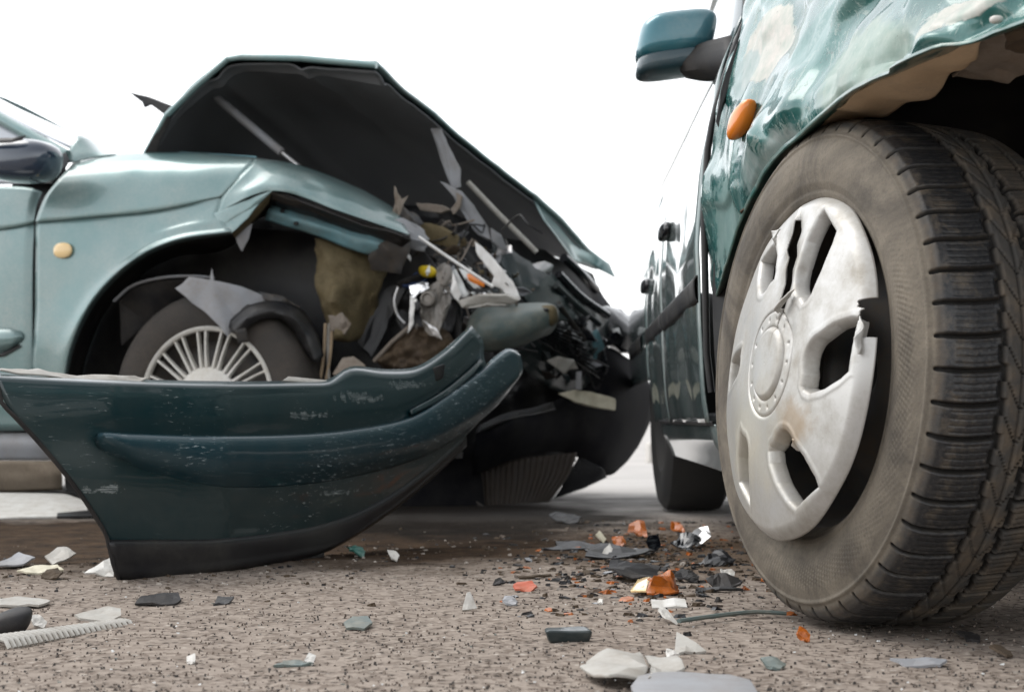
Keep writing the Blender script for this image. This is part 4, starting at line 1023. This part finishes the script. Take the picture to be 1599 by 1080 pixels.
# ---- hero front wheel
AX = Vector((-.96, -.276, .048)).normalized()
RT, HW = .3155, .093
CW = at(1270, 580, 2.087) - AX * HW                 # mid plane centre
CW.z = .315
E2 = (UP - AX * UP.dot(AX)).normalized(); E1 = E2.cross(AX)
if E1.x < 0: E1 = -E1
wheel = lathe('front_wheel', [(.03, .02), (.06, .035), (.10, .030), (.145, -.005), (.172, -.01), (.182, .03), (.190, .072), (.198, .080), (.203, .078), (.198, .06), (.19, .02), (.19, -.08), (.2, -.085)], CW, AX, 'dark_metal', rc, 72)
def tread_tyre():
    prof = [(.193, -.085), (.215, -.102), (.245, -.108), (.270, -.104), (.288, -.0985), (.3005, -.0945), (.3075, -.0885), (.3118, -.078), (.3140, -.06), (.3152, -.03), (.3155, 0),
            (.3152, .03), (.3140, .06), (.3118, .078), (.3075, .0885), (.3005, .0945), (.2935, .0975), (.2925, .1005), (.2890, .1010), (.2878, .0995), (.275, .1045), (.262, .1075), (.248, .1085), (.232, .1070), (.2215, .1025), (.2205, .1035), (.2125, .1005), (.2115, .0975), (.205, .092), (.199, .082), (.193, .070)]
    P = np.array(catmull(prof, 190, True))
    q = len(P)
    NB = 52; per = 30
    n = NB * per
    th = np.arange(n) * 2 * np.pi / n
    TH, I = np.meshgrid(th, np.arange(q), indexing='ij')
    r = P[I, 0]; t = P[I, 1]
    tread = (r > .2985)
    def lat(slope, curve, phase, width, count=NB):
        x = (TH + slope * t + curve * t * t) * count / (2 * np.pi) + phase
        f = np.abs((x + .5) % 1 - .5) * (2 * np.pi * RT / count)   # metres from groove centre
        return np.clip(1.5 - f / (width * .5), 0, 1)
    zig = .0022 * np.sign(np.sin(TH * NB))
    groove = np.zeros_like(r)
    g1 = np.clip(1.6 - np.abs(t - .021 - zig) / .0028, 0, 1)
    g2 = np.clip(1.6 - np.abs(t + .021 + zig) / .0034, 0, 1)
    outer = (t > .0225); inner = (t < -.0235); mid = ~outer & ~inner
    groove = np.maximum(g1, g2)
    lo = lat(.9, -6, 0, .0048); li = lat(1.2, 8, .35, .0050)
    lm = lat(-5.5, 0, .2, .0030); lm2 = lat(-5.5, 0, .2, .0030, NB / 2)
    groove = np.maximum(groove, np.where(outer, lo, 0))
    groove = np.maximum(groove, np.where(inner, li, 0))
    groove = np.maximum(groove, np.where(mid & (t > -.002), lm, 0) * .9)
    groove = np.maximum(groove, np.where(mid & (t < -.002), lat(6., 0, .5, .0026), 0) * .8)
    gs = np.clip(1.5 - np.abs(t + .002) / .0012, 0, 1) * .6
    groove = np.maximum(groove, np.where(mid, gs, 0))
    gi = np.clip(1.5 - np.abs(t + .058) / .0016, 0, 1) * .7
    groove = np.maximum(groove, gi)
    sip = np.zeros_like(r)
    for k in (.2, .4, .6, .8):
        sip = np.maximum(sip, np.where(outer & (t < .078) & (t > .028), lat(.9, -6, k, .0013), 0))
        sip = np.maximum(sip, np.where(inner & (t > -.078), lat(1.2, 8, .35 + k, .0013), 0))
    fade = np.clip((r - .296) / .006, 0, 1)
    rng = np.random.RandomState(1)
    blk = np.floor(((TH + .9 * t - 6 * t * t) * NB / (2 * np.pi)) % NB).astype(int)
    jit = (rng.rand(NB) - .5) * .0012
    depth = np.maximum(groove * .0090, sip * .0014) * fade
    rr = r - depth + jit[blk] * fade * np.where(outer, 1, .4)
    tt = t.copy()
    # serrated side wall band
    band = np.exp(-((r - .258) / .016) ** 4) * (t > .09)
    ser = np.maximum(0, np.sin((TH - (r - .258) * 9) * 120))
    arc = np.clip(np.cos(TH - R(-40)) * 2.2 - .5, 0, 1)
    tt = tt + band * ser * arc * .0022
    # raised bead rings are in the profile; light wobble so it is not machine perfect
    tt = tt + .0010 * np.sin(TH * 3 + 1) * (r < .29)
    c = np.array(CW); e1 = np.array(E1); e2 = np.array(E2); ax = np.array(AX)
    V = c + (np.cos(TH) * rr)[..., None] * e1 + (np.sin(TH) * rr)[..., None] * e2 + tt[..., None] * ax
    # loaded foot: flatten onto the road
    V[..., 2] = np.where(V[..., 2] < .004, .004 + (V[..., 2] - .004) * .15, V[..., 2])
    V = V.reshape(-1, 3)
    i, j = np.meshgrid(np.arange(n), np.arange(q - 1), indexing='ij')
    a = i * q + j; b = ((i + 1) % n) * q + j
    fc = np.stack([a, a + 1, b + 1, b], -1).reshape(-1, 4)
    me = bpy.data.meshes.new('tyre')
    me.vertices.add(len(V)); me.vertices.foreach_set('co', (V - c).astype(np.float32).ravel())
    me.loops.add(fc.size); me.loops.foreach_set('vertex_index', fc.astype(np.int32).ravel())
    me.polygons.add(len(fc)); me.polygons.foreach_set('loop_start', np.arange(0, fc.size, 4, dtype=np.int32))
    me.polygons.foreach_set('use_smooth', np.ones(len(fc), dtype=bool))
    at_ = me.attributes.new('tread', 'FLOAT', 'POINT')
    at_.data.foreach_set('value', (fade).astype(np.float32).ravel())
    at3 = me.attributes.new('groove', 'FLOAT', 'POINT')
    at3.data.foreach_set('value', (fade * np.maximum(groove, sip * .5)).astype(np.float32).ravel())
    at2 = me.attributes.new('worn', 'FLOAT', 'POINT')      # outer blocks polished by the road
    at2.data.foreach_set('value', (fade * np.clip((t - .018) / .006, 0, 1) * np.clip((.0925 - t) / .006, 0, 1) * (1 - groove)).astype(np.float32).ravel())
    me.update(calc_edges=True)
    me.validate()
    m = mat('tyre_rubber', (.03, .03, .03), .6)
    N = NT(m)
    w = N.n('ShaderNodeAttribute'); w.attribute_name = 'worn'
    tr = N.n('ShaderNodeAttribute'); tr.attribute_name = 'tread'
    dirt = N.mix(N.ramp(N.noise(22, 7, .65), .3, .7), (.065, .050, .036), (.15, .12, .088))
    side_c = N.mix(N.ramp(N.noise(9, 8, .68, None, .8), .32, .68), (.055, .047, .038), (.185, .158, .122))
    side_c = N.mix(N.math('MULTIPLY', N.ramp(N.noise(260, 3, .7), .5, .75), .5), side_c, (.06, .052, .045))
    tread_c = N.mix(N.ramp(N.noise(30, 6, .65), .40, .66), (.055, .052, .048), dirt)
    worn_c = N.mix(N.math('MULTIPLY', N.ramp(N.noise(26, 8, .74), .52, .70), .7), (.018, .019, .021), (.15, .12, .085))
    worn_c = N.mix(N.math('MULTIPLY', N.ramp(N.noise(200, 3, .7), .45, .75), .35), worn_c, (.10, .09, .08))
    col = N.mix(tr.outputs['Fac'], N.mix(.0, side_c, side_c), tread_c)
    sepw = N.ramp(w.outputs['Fac'], 0, 1)
    col = N.mix(sepw, col, worn_c)
    gv = N.n('ShaderNodeAttribute'); gv.attribute_name = 'groove'
    col = N.mix(N.ramp(gv.outputs['Fac'], .15, .75), col, (.012, .011, .010))
    N.color(col)
    N.rough(N.ramp(sepw, 0, 1, .82, .33))
    N.bump(N.math('ADD', N.noise(240, 4, .65), N.math('MULTIPLY', N.noise(70, 4, .6), 1.2)), .35, .0018)
    me.materials.append(m)
    o = bpy.data.objects.new('tyre', me); link(o, wheel)
    o.location = CW - ORIG[wheel.name]; ORIG[o.name] = CW.copy()
tread_tyre()

def hubcap():
    NC = (AX + UP * .085 - E1 * .05).normalized()
    c = CW + AX * (.093 + .030)
    e2 = (UP - NC * UP.dot(NC)).normalized(); e1 = e2.cross(NC)
    if e1.dot(E1) < 0: e1 = -e1
    RC = .214
    nt, nr = 900, 180
    th = np.arange(nt) * 2 * np.pi / nt
    rr = np.linspace(0.0005, RC, nr)
    TH, RR = np.meshgrid(th, rr, indexing='ij')
    X, Z = np.cos(TH) * RR, np.sin(TH) * RR
    # dish: gently domed, turned-down rim
    h = .030 * (1 - (RR / RC) ** 2.4)
    h = h - .012 * np.clip((RR - .200) / .014, 0, 1) ** 2
    # raised centre disc with groove
    h += -.0035 * np.exp(-((RR - .066) / .0016) ** 2) - .0022 * np.exp(-((RR - .046) / .0018) ** 2)
    h += .004 * np.clip((.046 - RR) / .006, 0, 1)
    for k in range(14):
        a = 2 * np.pi * k / 14
        d = np.hypot(X - .056 * np.cos(a), Z - .056 * np.sin(a))
        h -= .004 * np.exp(-(d / .0022) ** 2)
    # windows
    sd = np.full_like(h, 1.)
    for k, a in enumerate((R(57), R(-2), R(-63), R(-123), R(177), R(116))):
        u = X * np.cos(a) + Z * np.sin(a); v = -X * np.sin(a) + Z * np.cos(a)
        # rounded inner end at u=.112, opening wide toward the rim, leaning to one side
        hw = np.interp(u, [.09, .105, .12, .15, .18, .195], [.006, .027, .036, .040, .037, .031])
        lean = (u - .12) * .35
        s = np.maximum(np.abs(v - lean) - hw, np.maximum(.100 - u, u - .193))
        inner = np.hypot((u - .130), (v - .004)) - .034
        s = np.minimum(s, inner)
        if k == 5: s = s + .010
        if k == 3: s = s + .012
        if k == 4: s = s + .016
        sd = np.minimum(sd, s)
    down = np.clip((.001 - sd) / .0075, 0, 1)
    down = down * down * (3 - 2 * down)
    h -= .017 * down
    h += .0006 * np.exp(-((sd - .005) / .003) ** 2)
    iso = -.0040
    cut = sd < iso - .0032
    gr = np.gradient(sd, rr, axis=1)
    gt = (np.roll(sd, -1, 0) - np.roll(sd, 1, 0)) / (2 * (th[1] - th[0])) / np.maximum(RR, .01)
    gg = np.maximum(gr ** 2 + gt ** 2, .25)
    dl = np.where((sd < iso) & ~cut, iso - sd, 0)
    R2 = RR + gr / gg * dl; T2 = TH + gt / gg * dl / np.maximum(RR, .01)
    SX, SZ = np.cos(T2) * R2, np.sin(T2) * R2
    # crack: jagged split from the centre disc up through the broken window
    crack = [(.018, .070), (.022, .100), (.014, .118), (.016, .135), (.002, .150), (.006, .166), (-.004, .182)]
    wid = [.0007, .0009, .0014, .0030, .0065, .0052, .0015]
    dmin = np.full_like(h, 9.); sgn = np.zeros_like(h)
    for (p, q, w0, w1) in zip(crack, crack[1:], wid, wid[1:]):
        dx, dz = q[0] - p[0], q[1] - p[1]; L2 = dx * dx + dz * dz
        t = np.clip(((X - p[0]) * dx + (Z - p[1]) * dz) / L2, 0, 1)
        d = np.hypot(X - p[0] - t * dx, Z - p[1] - t * dz) - (w0 + (w1 - w0) * t)
        s_ = (X - p[0]) * dz - (Z - p[1]) * dx
        sgn = np.where(d < dmin, np.sign(s_), sgn)
        dmin = np.minimum(dmin, d)
    h += np.where(sgn > 0, -.004, .005) * np.exp(-np.clip(dmin, 0, 1) / .012)
    cut |= dmin < 0
    # second hairline and dents
    h += -.006 * np.exp(-(((X + .03) / .022) ** 2 + ((Z - .155) / .02) ** 2))
    h += -.003 * np.exp(-(((X - .055) / .012) ** 2 + ((Z - .03) / .02) ** 2))
    h += .0016 * np.sin(X * 38 + 1) * np.cos(Z * 31) * np.clip(RR / .1, 0, 1)
    # broken rim at the front edge
    rimbite = (RR > .2025 + .003 * np.sin(TH * 70) + .002 * np.sin(TH * 173)) & (np.abs(TH - R(14)) < .11)
    cut |= rimbite
    rimb2 = (RR > .206) & (np.abs(TH - R(200)) < .2)
    nc = np.array(NC); V = np.array(c) + SX[..., None] * np.array(e1) + SZ[..., None] * np.array(e2) + h[..., None] * nc
    V = V.reshape(-1, 3)
    i, j = np.meshgrid(np.arange(nt), np.arange(nr - 1), indexing='ij')
    i2 = (i + 1) % nt
    bad = cut[i, j] | cut[i, j + 1] | cut[i2, j] | cut[i2, j + 1]
    a = i * nr + j; b = i2 * nr + j
    fc = np.stack([a, b, b + 1, a + 1], -1)[~bad]
    cc = np.array(c)
    me = bpy.data.meshes.new('wheel_trim')
    me.vertices.add(len(V)); me.vertices.foreach_set('co', (V - cc).astype(np.float32).ravel())
    me.loops.add(fc.size); me.loops.foreach_set('vertex_index', fc.astype(np.int32).ravel())
    me.polygons.add(len(fc)); me.polygons.foreach_set('loop_start', np.arange(0, fc.size, 4, dtype=np.int32))
    me.polygons.foreach_set('use_smooth', np.ones(len(fc), dtype=bool))
    me.update(calc_edges=True); me.validate()
    m = mat('cracked_silver_trim', (.5, .5, .48), .34, .4)
    N = NT(m)
    d1 = N.ramp(N.noise(13, 8, .72), .42, .70)
    sc = N.ramp(N.noise(6, 6, .7, N.scaled((20, 20, 70), (.9, .2, .3)), .4), .63, .67)
    col = N.mix(N.math('MULTIPLY', d1, .75), (.47, .465, .45), (.25, .225, .18))
    pt = N.ell(tuple(c + e1 * .075 - e2 * .075 + NC * .02), (.05, .05, .03), .5, 30)
    col = N.mix(N.math('MULTIPLY', N.ramp(pt, .5, 1.2, 1, 0), .7), col, (.28, .20, .12))
    lo = N.ell(tuple(c - e1 * .06 - e2 * .10 + NC * .02), (.10, .10, .08), .6, 18)
    col = N.mix(N.math('MULTIPLY', N.ramp(lo, .4, 1.3, 1, 0), .45), col, (.50, .46, .36))
    col = N.mix(N.math('MULTIPLY', sc, .5), col, (.25, .23, .2))
    N.color(col)
    N.rough(N.ramp(d1, 0, 1, .34, .62))
    N.bump(N.noise(120, 5, .6), .12, .001)
    me.materials.append(m)
    o = bpy.data.objects.new('wheel_trim', me); link(o, wheel)
    o.location = Vector(cc) - ORIG[wheel.name]; ORIG[o.name] = Vector(cc)
    md = o.modifiers.new('solid', 'SOLIDIFY'); md.thickness = .0022; md.offset = -1
    o['label'] = 'silver wheel trim, cracked above its centre and popped loose at the bottom'
    # torn curls of trim plastic
    def Q(x, z, hh): return Vector(cc) + e1 * x + e2 * z + NC * hh
    plate('trim_shard', [Q(.196, .052, .006), Q(.206, .040, .004), Q(.211, .024, .016), Q(.216, .006, .012), Q(.206, .008, .004), Q(.200, .024, .008)], None, m, wheel, .0025, .003, 60)
    plate('trim_shard', [Q(.024, .060, .036), Q(.030, .064, .044), Q(.048, .078, .040), Q(.056, .090, .030), Q(.044, .082, .031), Q(.03, .07, .034)], None, m, wheel, .0025, .002, 60)
    plate('trim_shard', [Q(-.034, .150, .028), Q(-.020, .158, .034), Q(-.014, .172, .030), Q(-.026, .170, .036), Q(-.040, .164, .026)], None, m, wheel, .0025, .003, 60)
    plate('trim_shard', [Q(.075, -.100, .018), Q(.092, -.092, .026), Q(.104, -.098, .018), Q(.090, -.106, .014)], None, m, wheel, .0025, .002, 60)
hubcap()

# ================================================================== DEBRIS
def shard(name, label, cat, px, py, wpx, dep, tilt, m, yaw=0., thick=.004, seed=0, n=7, crump=.004, group=None, roll=0., jag=.5, poly=None, curve=0.):
    rnd = random.Random(seed * 31 + int(px))
    g = gnd(px, py)
    w = wpx * g.y / F
    pts = []
    if poly:
        pts = [(a * w / 2, b * dep / 2) for a, b in poly]
    else:
        for i in range(n):
            a = 2 * math.pi * (i + rnd.uniform(-.25, .25)) / n
            rr = rnd.uniform(1 - jag, 1.1)
            cx, sx = math.cos(a), math.sin(a)
            k = max(abs(cx), abs(sx)) ** .6
            rr *= 1 - .28 * (i % 2) * rnd.random(); pts.append((cx / k * rr * w / 2, sx / k * rr * dep / 2))
    bm = bmesh.new()
    f = bm.faces.new([bm.verts.new((x, y, 0)) for x, y in pts])
    bmesh.ops.triangulate(bm, faces=[f])
    bmesh.ops.subdivide_edges(bm, edges=bm.edges[:], cuts=2, use_grid_fill=True)
    sc = 2.2 / max(w, dep)
    rot = Matrix.Rotation(yaw, 3, 'Z') @ Matrix.Rotation(tilt, 3, 'X') @ Matrix.Rotation(roll, 3, 'Y')
    for v in bm.verts:
        z = crump * (noise.noise(v.co * sc + Vector((seed, 0, 3))) + .5 * noise.noise(v.co * sc * 2.5))
        z += curve * (1 - (2 * v.co.y / dep) ** 2)
        v.co.z = z
    bm.verts.index_update()
    V = [rot @ v.co for v in bm.verts]; Fc = [[v.index for v in q.verts] for q in bm.faces]
    bm.free()
    thick = min(thick, .003)
    zm = min(v.z for v in V)
    V = [v + Vector((g.x, g.y, relief(g.x, g.y) - zm + thick * .5 - .001)) for v in V]
    o = mk(name, V, Fc, m, None, smooth=False, solid=thick)
    return tag(o, label, cat, group)
D = 'broken pieces scattered on the asphalt'
# near strip, left to right
rbox_ = rbox('rubber_lump', gnd(14, 985) + Vector((0, 0, .010)), Vector((.024, .006, .002)), Vector((-.004, .03, 0)), Vector((.004, 0, .016)), 'grey_black', None, 2.6, 18, 12, 0, .006)
tag(rbox_, 'dark grey rubber lump at the edge beside the ribbed strip', 'debris', D)
shard('plastic_shard', 'small white chip standing beside the dark rubber lump', 'debris', 60, 978, 30, .03, .7, 'white_plastic', .3, .004, 2, 5, group=D)
shard('plastic_shard', 'cream flat broken strip lying just above the ribbed strip', 'debris', 165, 964, 84, .10, .12, 'pale_plastic', .15, .006, 3, 8, group=D)
shard('plastic_shard', 'long flat grey shard below the lower corner of the torn bumper', 'debris', 250, 940, 70, .08, .16, 'grey_black', .1, .006, 4, 7, group=D)
shard('plastic_shard', 'short dark chip beside the long flat grey shard', 'debris', 348, 940, 38, .05, .1, 'black_plastic', 0, .006, 5, 6, group=D)
shard('plastic_shard', 'pale flat sliver at the frame edge above the rubber lump', 'debris', 25, 942, 110, .12, .06, 'pale_plastic', .1, .004, 6, 8, group=D)
# ribbed strip: half-buried corrugated conduit
rs = thing('ribbed_strip', 'whitish corrugated plastic strip half sunk in the asphalt', 'debris', gnd(90, 1000))
for k in range(24):
    a = k / 23
    px, py = -6 + 200 * a, 1006 - 34 * a
    p = gnd(px, py)
    wd = .030 * (1 - .45 * a); ht = .008 * (1 - .6 * a)
    q = gnd(px + 6, py - 1.0) - gnd(px, py)
    q.normalize(); pr = Vector((-q.y, q.x, 0)); pr = (pr + q * .3).normalized()
    pts = [p - pr * wd + UP * -.002, p - pr * wd * .7 + UP * ht * .8, p + UP * ht, p + pr * wd * .7 + UP * ht * .8, p + pr * wd + UP * -.002]
    tube('rib', pts, .0028, 'pale_plastic', rs, 6)
shard('plastic_shard', 'grey green sliver lying alone in the middle of the asphalt', 'debris', 560, 977, 48, .06, .15, 'grey_teal', .1, .005, 8, 6, group=D)
shard('plastic_shard', 'thin pale stick with a white chip at its end', 'debris', 455, 1035, 70, .022, .1, 'grey_teal', .05, .004, 9, 6, group=D)
shard('plastic_shard', 'white sharp chip at the end of the thin pale stick', 'debris', 483, 1033, 26, .03, .6, 'white_plastic', .5, .003, 10, 4, group=D)
shard('plastic_shard', 'tiny white flat chip near the front of the asphalt', 'debris', 300, 1030, 22, .03, .1, 'white_plastic', 0, .003, 11, 5, group=D)
shard('plastic_shard', 'white pointed shard standing up on bare asphalt', 'debris', 732, 950, 24, .026, 1.2, 'white_plastic', .2, .005, 12, 4, poly=[(-1, -1), (1, -.8), (.2, 1), (-.2, .9)], group=D)
shard('plastic_shard', 'red orange flat lens piece on bare asphalt', 'debris', 817, 920, 50, .05, .25, 'red_orange', 0, .008, 13, 6, group=D)
shard('plastic_shard', 'small dark lump touching the red orange lens piece', 'debris', 779, 912, 26, .03, .6, 'grey_black', 0, .012, 14, 5, group=D)
shard('plastic_shard', 'small flat grey chip between the white pointed shard and red lens piece', 'debris', 797, 942, 36, .04, .25, 'grey_plastic', .1, .006, 15, 6, group=D)
shard('plastic_shard', 'thin brown stick lying behind the red orange lens piece', 'debris', 832, 900, 70, .02, .1, 'brown_dirt', .25, .005, 16, 6, group=D)
bk = rbox('trim_block', gnd(886, 1000) + Vector((0, 0, .007)), Vector((.025, .004, 0)), Vector((-.002, .012, 0)), Vector((0, 0, .0085)), 'dark_teal', None, 6, 28, 16, .12, .004)
tag(bk, 'dark grey green oblong trim block lying on its side', 'debris', D)
lp = thing('card_panel', 'pale cracked panel piece lying in front of the grey rounded sheet', 'debris', gnd(985, 1050))
for (nm, pts, zz) in (('panel_piece', [(906, 1046), (920, 1032), (950, 1018), (1000, 1022), (1012, 1040), (1002, 1062), (950, 1056)], .010), ('panel_piece', [(1004, 1022), (1060, 1028), (1072, 1040), (1050, 1052), (1012, 1060), (1016, 1040)], .006)):
    plate(nm, [gnd(x, y, zz + .004 * ((x * 7 + y * 3) % 5 - 2) / 2) for x, y in pts], None, 'pale_plastic', lp, .0035, .005, 26)
gs = thing('rounded_sheet', 'large grey rounded plastic sheet at the very front of the asphalt', 'debris', gnd(1080, 1075))
plate('sheet_face', [gnd(x, y, .008) for x, y in ((985, 1075), (998, 1056), (1020, 1050), (1080, 1052), (1140, 1055), (1172, 1064), (1185, 1085), (1170, 1110), (1080, 1120), (1000, 1105))], None, 'grey_plastic', gs, .005, .0015, 12, bevel=.001)
shard('plastic_shard', 'pale triangular shard just behind the cracked panel', 'debris', 1068, 1014, 54, .07, .25, 'pale_plastic', .2, .004, 18, 3, poly=[(-1, -.8), (1, -.6), (.1, 1)], group=D)
shard('plastic_shard', 'white topped black sliver between triangular shard and cracked panel', 'debris', 1048, 1024, 38, .03, .2, 'white_plastic', 0, .007, 19, 6, group=D)
shard('plastic_shard', 'clean white rectangle chip in front of the amber lens', 'debris', 1044, 946, 54, .045, .15, 'white_plastic', -.02, .005, 20, poly=[(-1, -1), (1, -.9), (1, 1), (-.95, .9)], group=D)
shard('plastic_shard', 'white jagged chip below the white rectangle chip', 'debris', 1042, 968, 26, .05, .35, 'white_plastic', .4, .004, 21, 5, group=D)
st = tube('trim_stick', [gnd(1060, 974) + UP * .004, gnd(1110, 968) + UP * .005, gnd(1180, 962) + UP * .006, gnd(1228, 962) + UP * .004], .0042, 'grey_teal', None, 6, 3, .7)
tag(st, 'long thin grey trim stick lying in front of the big wheel', 'debris', D)
shard('plastic_shard', 'flat grey green strip by the front edge below the big wheel', 'debris', 1205, 1040, 56, .05, .15, 'grey_teal', .1, .004, 22, 6, group=D)
shard('plastic_shard', 'small amber chip lying in front of the big wheel', 'debris', 1254, 1000, 28, .03, .6, 'orange_broken', .3, .004, 61, 6, .006, D)
shard('plastic_shard', 'long grey strip below the tread of the big wheel', 'debris', 1440, 1036, 130, .04, .12, 'grey_plastic', -.12, .004, 23, 8, group=D)
shard('plastic_shard', 'dark flat chip beside the tread foot of the big wheel', 'debris', 1518, 998, 46, .05, .1, 'grey_black', 0, .005, 24, 6, group=D)
shard('plastic_shard', 'teal flat chip at the right front of the asphalt', 'debris', 1565, 1022, 40, .05, .2, 'brown_dirt', .2, .006, 25, 6, group=D)['label'] = 'brown flat chip near the frame edge beyond the grey strip'
# heap between the cars
amb = thing('amber_lens', 'broken bright amber lamp lens in the heap of black plastic', 'debris', gnd(1030, 922))
plate('lens_face', [gnd(1008, 930) + UP * .0, gnd(1058, 928) + UP * .0, gnd(1060, 924) + UP * .012, gnd(1046, 924) + UP * .028, gnd(1030, 924) + UP * .032, gnd(1014, 924) + UP * .018], None, 'orange_broken', amb, .003, .010, 55, 4)
plate('lens_side', [gnd(985, 926) + UP * .002, gnd(1010, 928) + UP * .004, gnd(1016, 918) + UP * .016, gnd(996, 918) + UP * .012], None, 'pale_amber', amb, .004, .003, 40)
bl = 'black plastic pieces heaped between the cars'
shard('plastic_shard', 'large curved black panel piece with a white scrap behind the amber lens', 'debris', 1000, 902, 110, .10, .16, 'grey_black', .25, .006, 31, 8, .010, bl, .1)
shard('plastic_shard', 'white scuffed scrap on the curved black panel piece', 'debris', 998, 900, 36, .05, .3, 'white_plastic', .1, .004, 32, 6, group=bl)
shard('plastic_shard', 'blue grey rounded black piece right behind the amber lens', 'debris', 1072, 906, 50, .06, .4, 'grey_black', .0, .012, 33, 7, .006, bl)
shard('plastic_shard', 'long dark strip running from the amber lens to the wheel', 'debris', 1110, 922, 110, .03, .15, 'black_plastic', .05, .006, 34, 6, group=bl)
shard('plastic_shard', 'grey bent strip leaning beside the big tyre', 'debris', 1128, 918, 80, .05, .4, 'grey_black', -.6, .005, 35, 7, .01, bl)
shard('plastic_shard', 'white block chip beside the big tyre', 'debris', 1140, 898, 30, .04, .5, 'white_plastic', .1, .008, 36, 5, group=bl)
shard('plastic_shard', 'long flat black panel lying behind the curved panel piece', 'debris', 960, 868, 140, .12, .10, 'black_plastic', .1, .006, 37, 9, .012, bl)
shard('plastic_shard', 'bright white broken clip on the long flat black panel', 'debris', 951, 868, 28, .05, .6, 'white_plastic', .1, .006, 38, 5, group=bl)
shard('plastic_shard', 'upright black round cap in the heap', 'debris', 1022, 862, 30, .04, 1.2, 'black_gloss', .3, .02, 39, 8, .004, bl)
shard('plastic_shard', 'shiny black crumpled piece beside the big tyre', 'debris', 1075, 856, 60, .10, .5, 'black_gloss', -.2, .008, 40, 8, .02, bl)
shard('plastic_shard', 'silver bent bracket leaning on the shiny black piece', 'debris', 1096, 852, 40, .08, .7, 'silver', -.7, .005, 41, 5, .01, bl)
shard('plastic_shard', 'amber brown lens fragment beside the cream pointed fragment', 'debris', 966, 852, 34, .06, .35, 'orange_broken', .1, .005, 42, 6, .01, bl)
shard('plastic_shard', 'orange brown flat fragment farthest back in the heap', 'debris', 995, 836, 40, .10, .25, 'orange_broken', -.1, .005, 43, 7, .012, bl)
shard('plastic_shard', 'rusty orange small fragment in front of the far rear wheel', 'debris', 1058, 828, 30, .08, .3, 'orange_broken', .2, .005, 44, 6, .01, bl)
shard('plastic_shard', 'cream pointed fragment left of the amber fragments', 'debris', 938, 846, 26, .05, .6, 'cream', .1, .005, 45, 4, group=bl)
shard('plastic_shard', 'low black rim piece at the far left end of the heap', 'debris', 892, 856, 90, .10, .12, 'black_plastic', .15, .005, 46, 7, .006, bl)
shard('plastic_shard', 'flat black wedge lying behind the low black rim piece', 'debris', 880, 816, 60, .10, .15, 'black_plastic', .0, .006, 47, 7, .01, bl)
shard('plastic_shard', 'black flat fragment tucked against the tyre foot', 'debris', 1120, 880, 50, .10, .3, 'black_plastic', -.3, .006, 48, 7, .012, bl)
shard('plastic_shard', 'tiny white flake on bare asphalt before the black heap', 'debris', 938, 940, 16, .03, .2, 'white_plastic', .1, .003, 49, 4, group=bl)
# left pile
lpile = 'pale broken sheets piled beside the torn bumper'
shard('plastic_shard', 'pale tilted sheet at the top of the pile by the bumper', 'debris', 96, 878, 62, .10, .35, 'pale_plastic', .25, .004, 51, 6, .006, lpile)
shard('plastic_shard', 'flat white grey sheet at the frame edge in the pile', 'debris', 25, 884, 80, .16, .2, 'grey_plastic', .1, .004, 52, 7, .008, lpile)
shard('plastic_shard', 'yellowish pale strip lowest in the pile by the bumper', 'debris', 62, 893, 70, .06, .2, 'cream', -.05, .004, 53, 6, .004, lpile)
shard('plastic_shard', 'white triangular piece touching the bumper lower corner', 'debris', 158, 896, 46, .07, .45, 'white_plastic', .1, .005, 54, 4, .005, lpile, poly=[(-1, -.6), (1, -1), (.6, 1), (-.2, .2)])
shard('plastic_shard', 'dark brown chip under the pale sheets', 'debris', 78, 902, 36, .05, .3, 'brown_dirt', .1, .006, 55, 6, .006, lpile)
shard('plastic_shard', 'green paint flake under the raised end of the bumper', 'debris', 560, 868, 40, .08, .25, 'teal_chip', .1, .004, 56, 7, .012, lpile)['group'] = D
shard('plastic_shard', 'white crumb of plastic under the raised end of the bumper', 'debris', 616, 874, 26, .05, .4, 'white_plastic', .1, .004, 57, 5, group=D)
# white strip lying beside the sill
tr = thing('white_trim_strip', 'long white trim strip lying on the ground below the car sill', 'trim strip', gnd(20, 806))
plate('strip_face', [gnd(-420, 812), gnd(-60, 810), gnd(138, 807), gnd(134, 800) + UP * .03, gnd(100, 797) + UP * .045, gnd(-60, 798) + UP * .05, gnd(-420, 798) + UP * .05], None, 'white_plastic', tr, .006, .002, 8)
plate('black_end', [gnd(92, 808) + UP * .003 - Vector((0, .02, 0)), gnd(150, 807) + UP * .003 - Vector((0, .02, 0)), gnd(150, 802) + UP * .014 - Vector((0, .02, 0)), gnd(94, 800) + UP * .014 - Vector((0, .02, 0))], None, 'black_plastic', tr, .006)
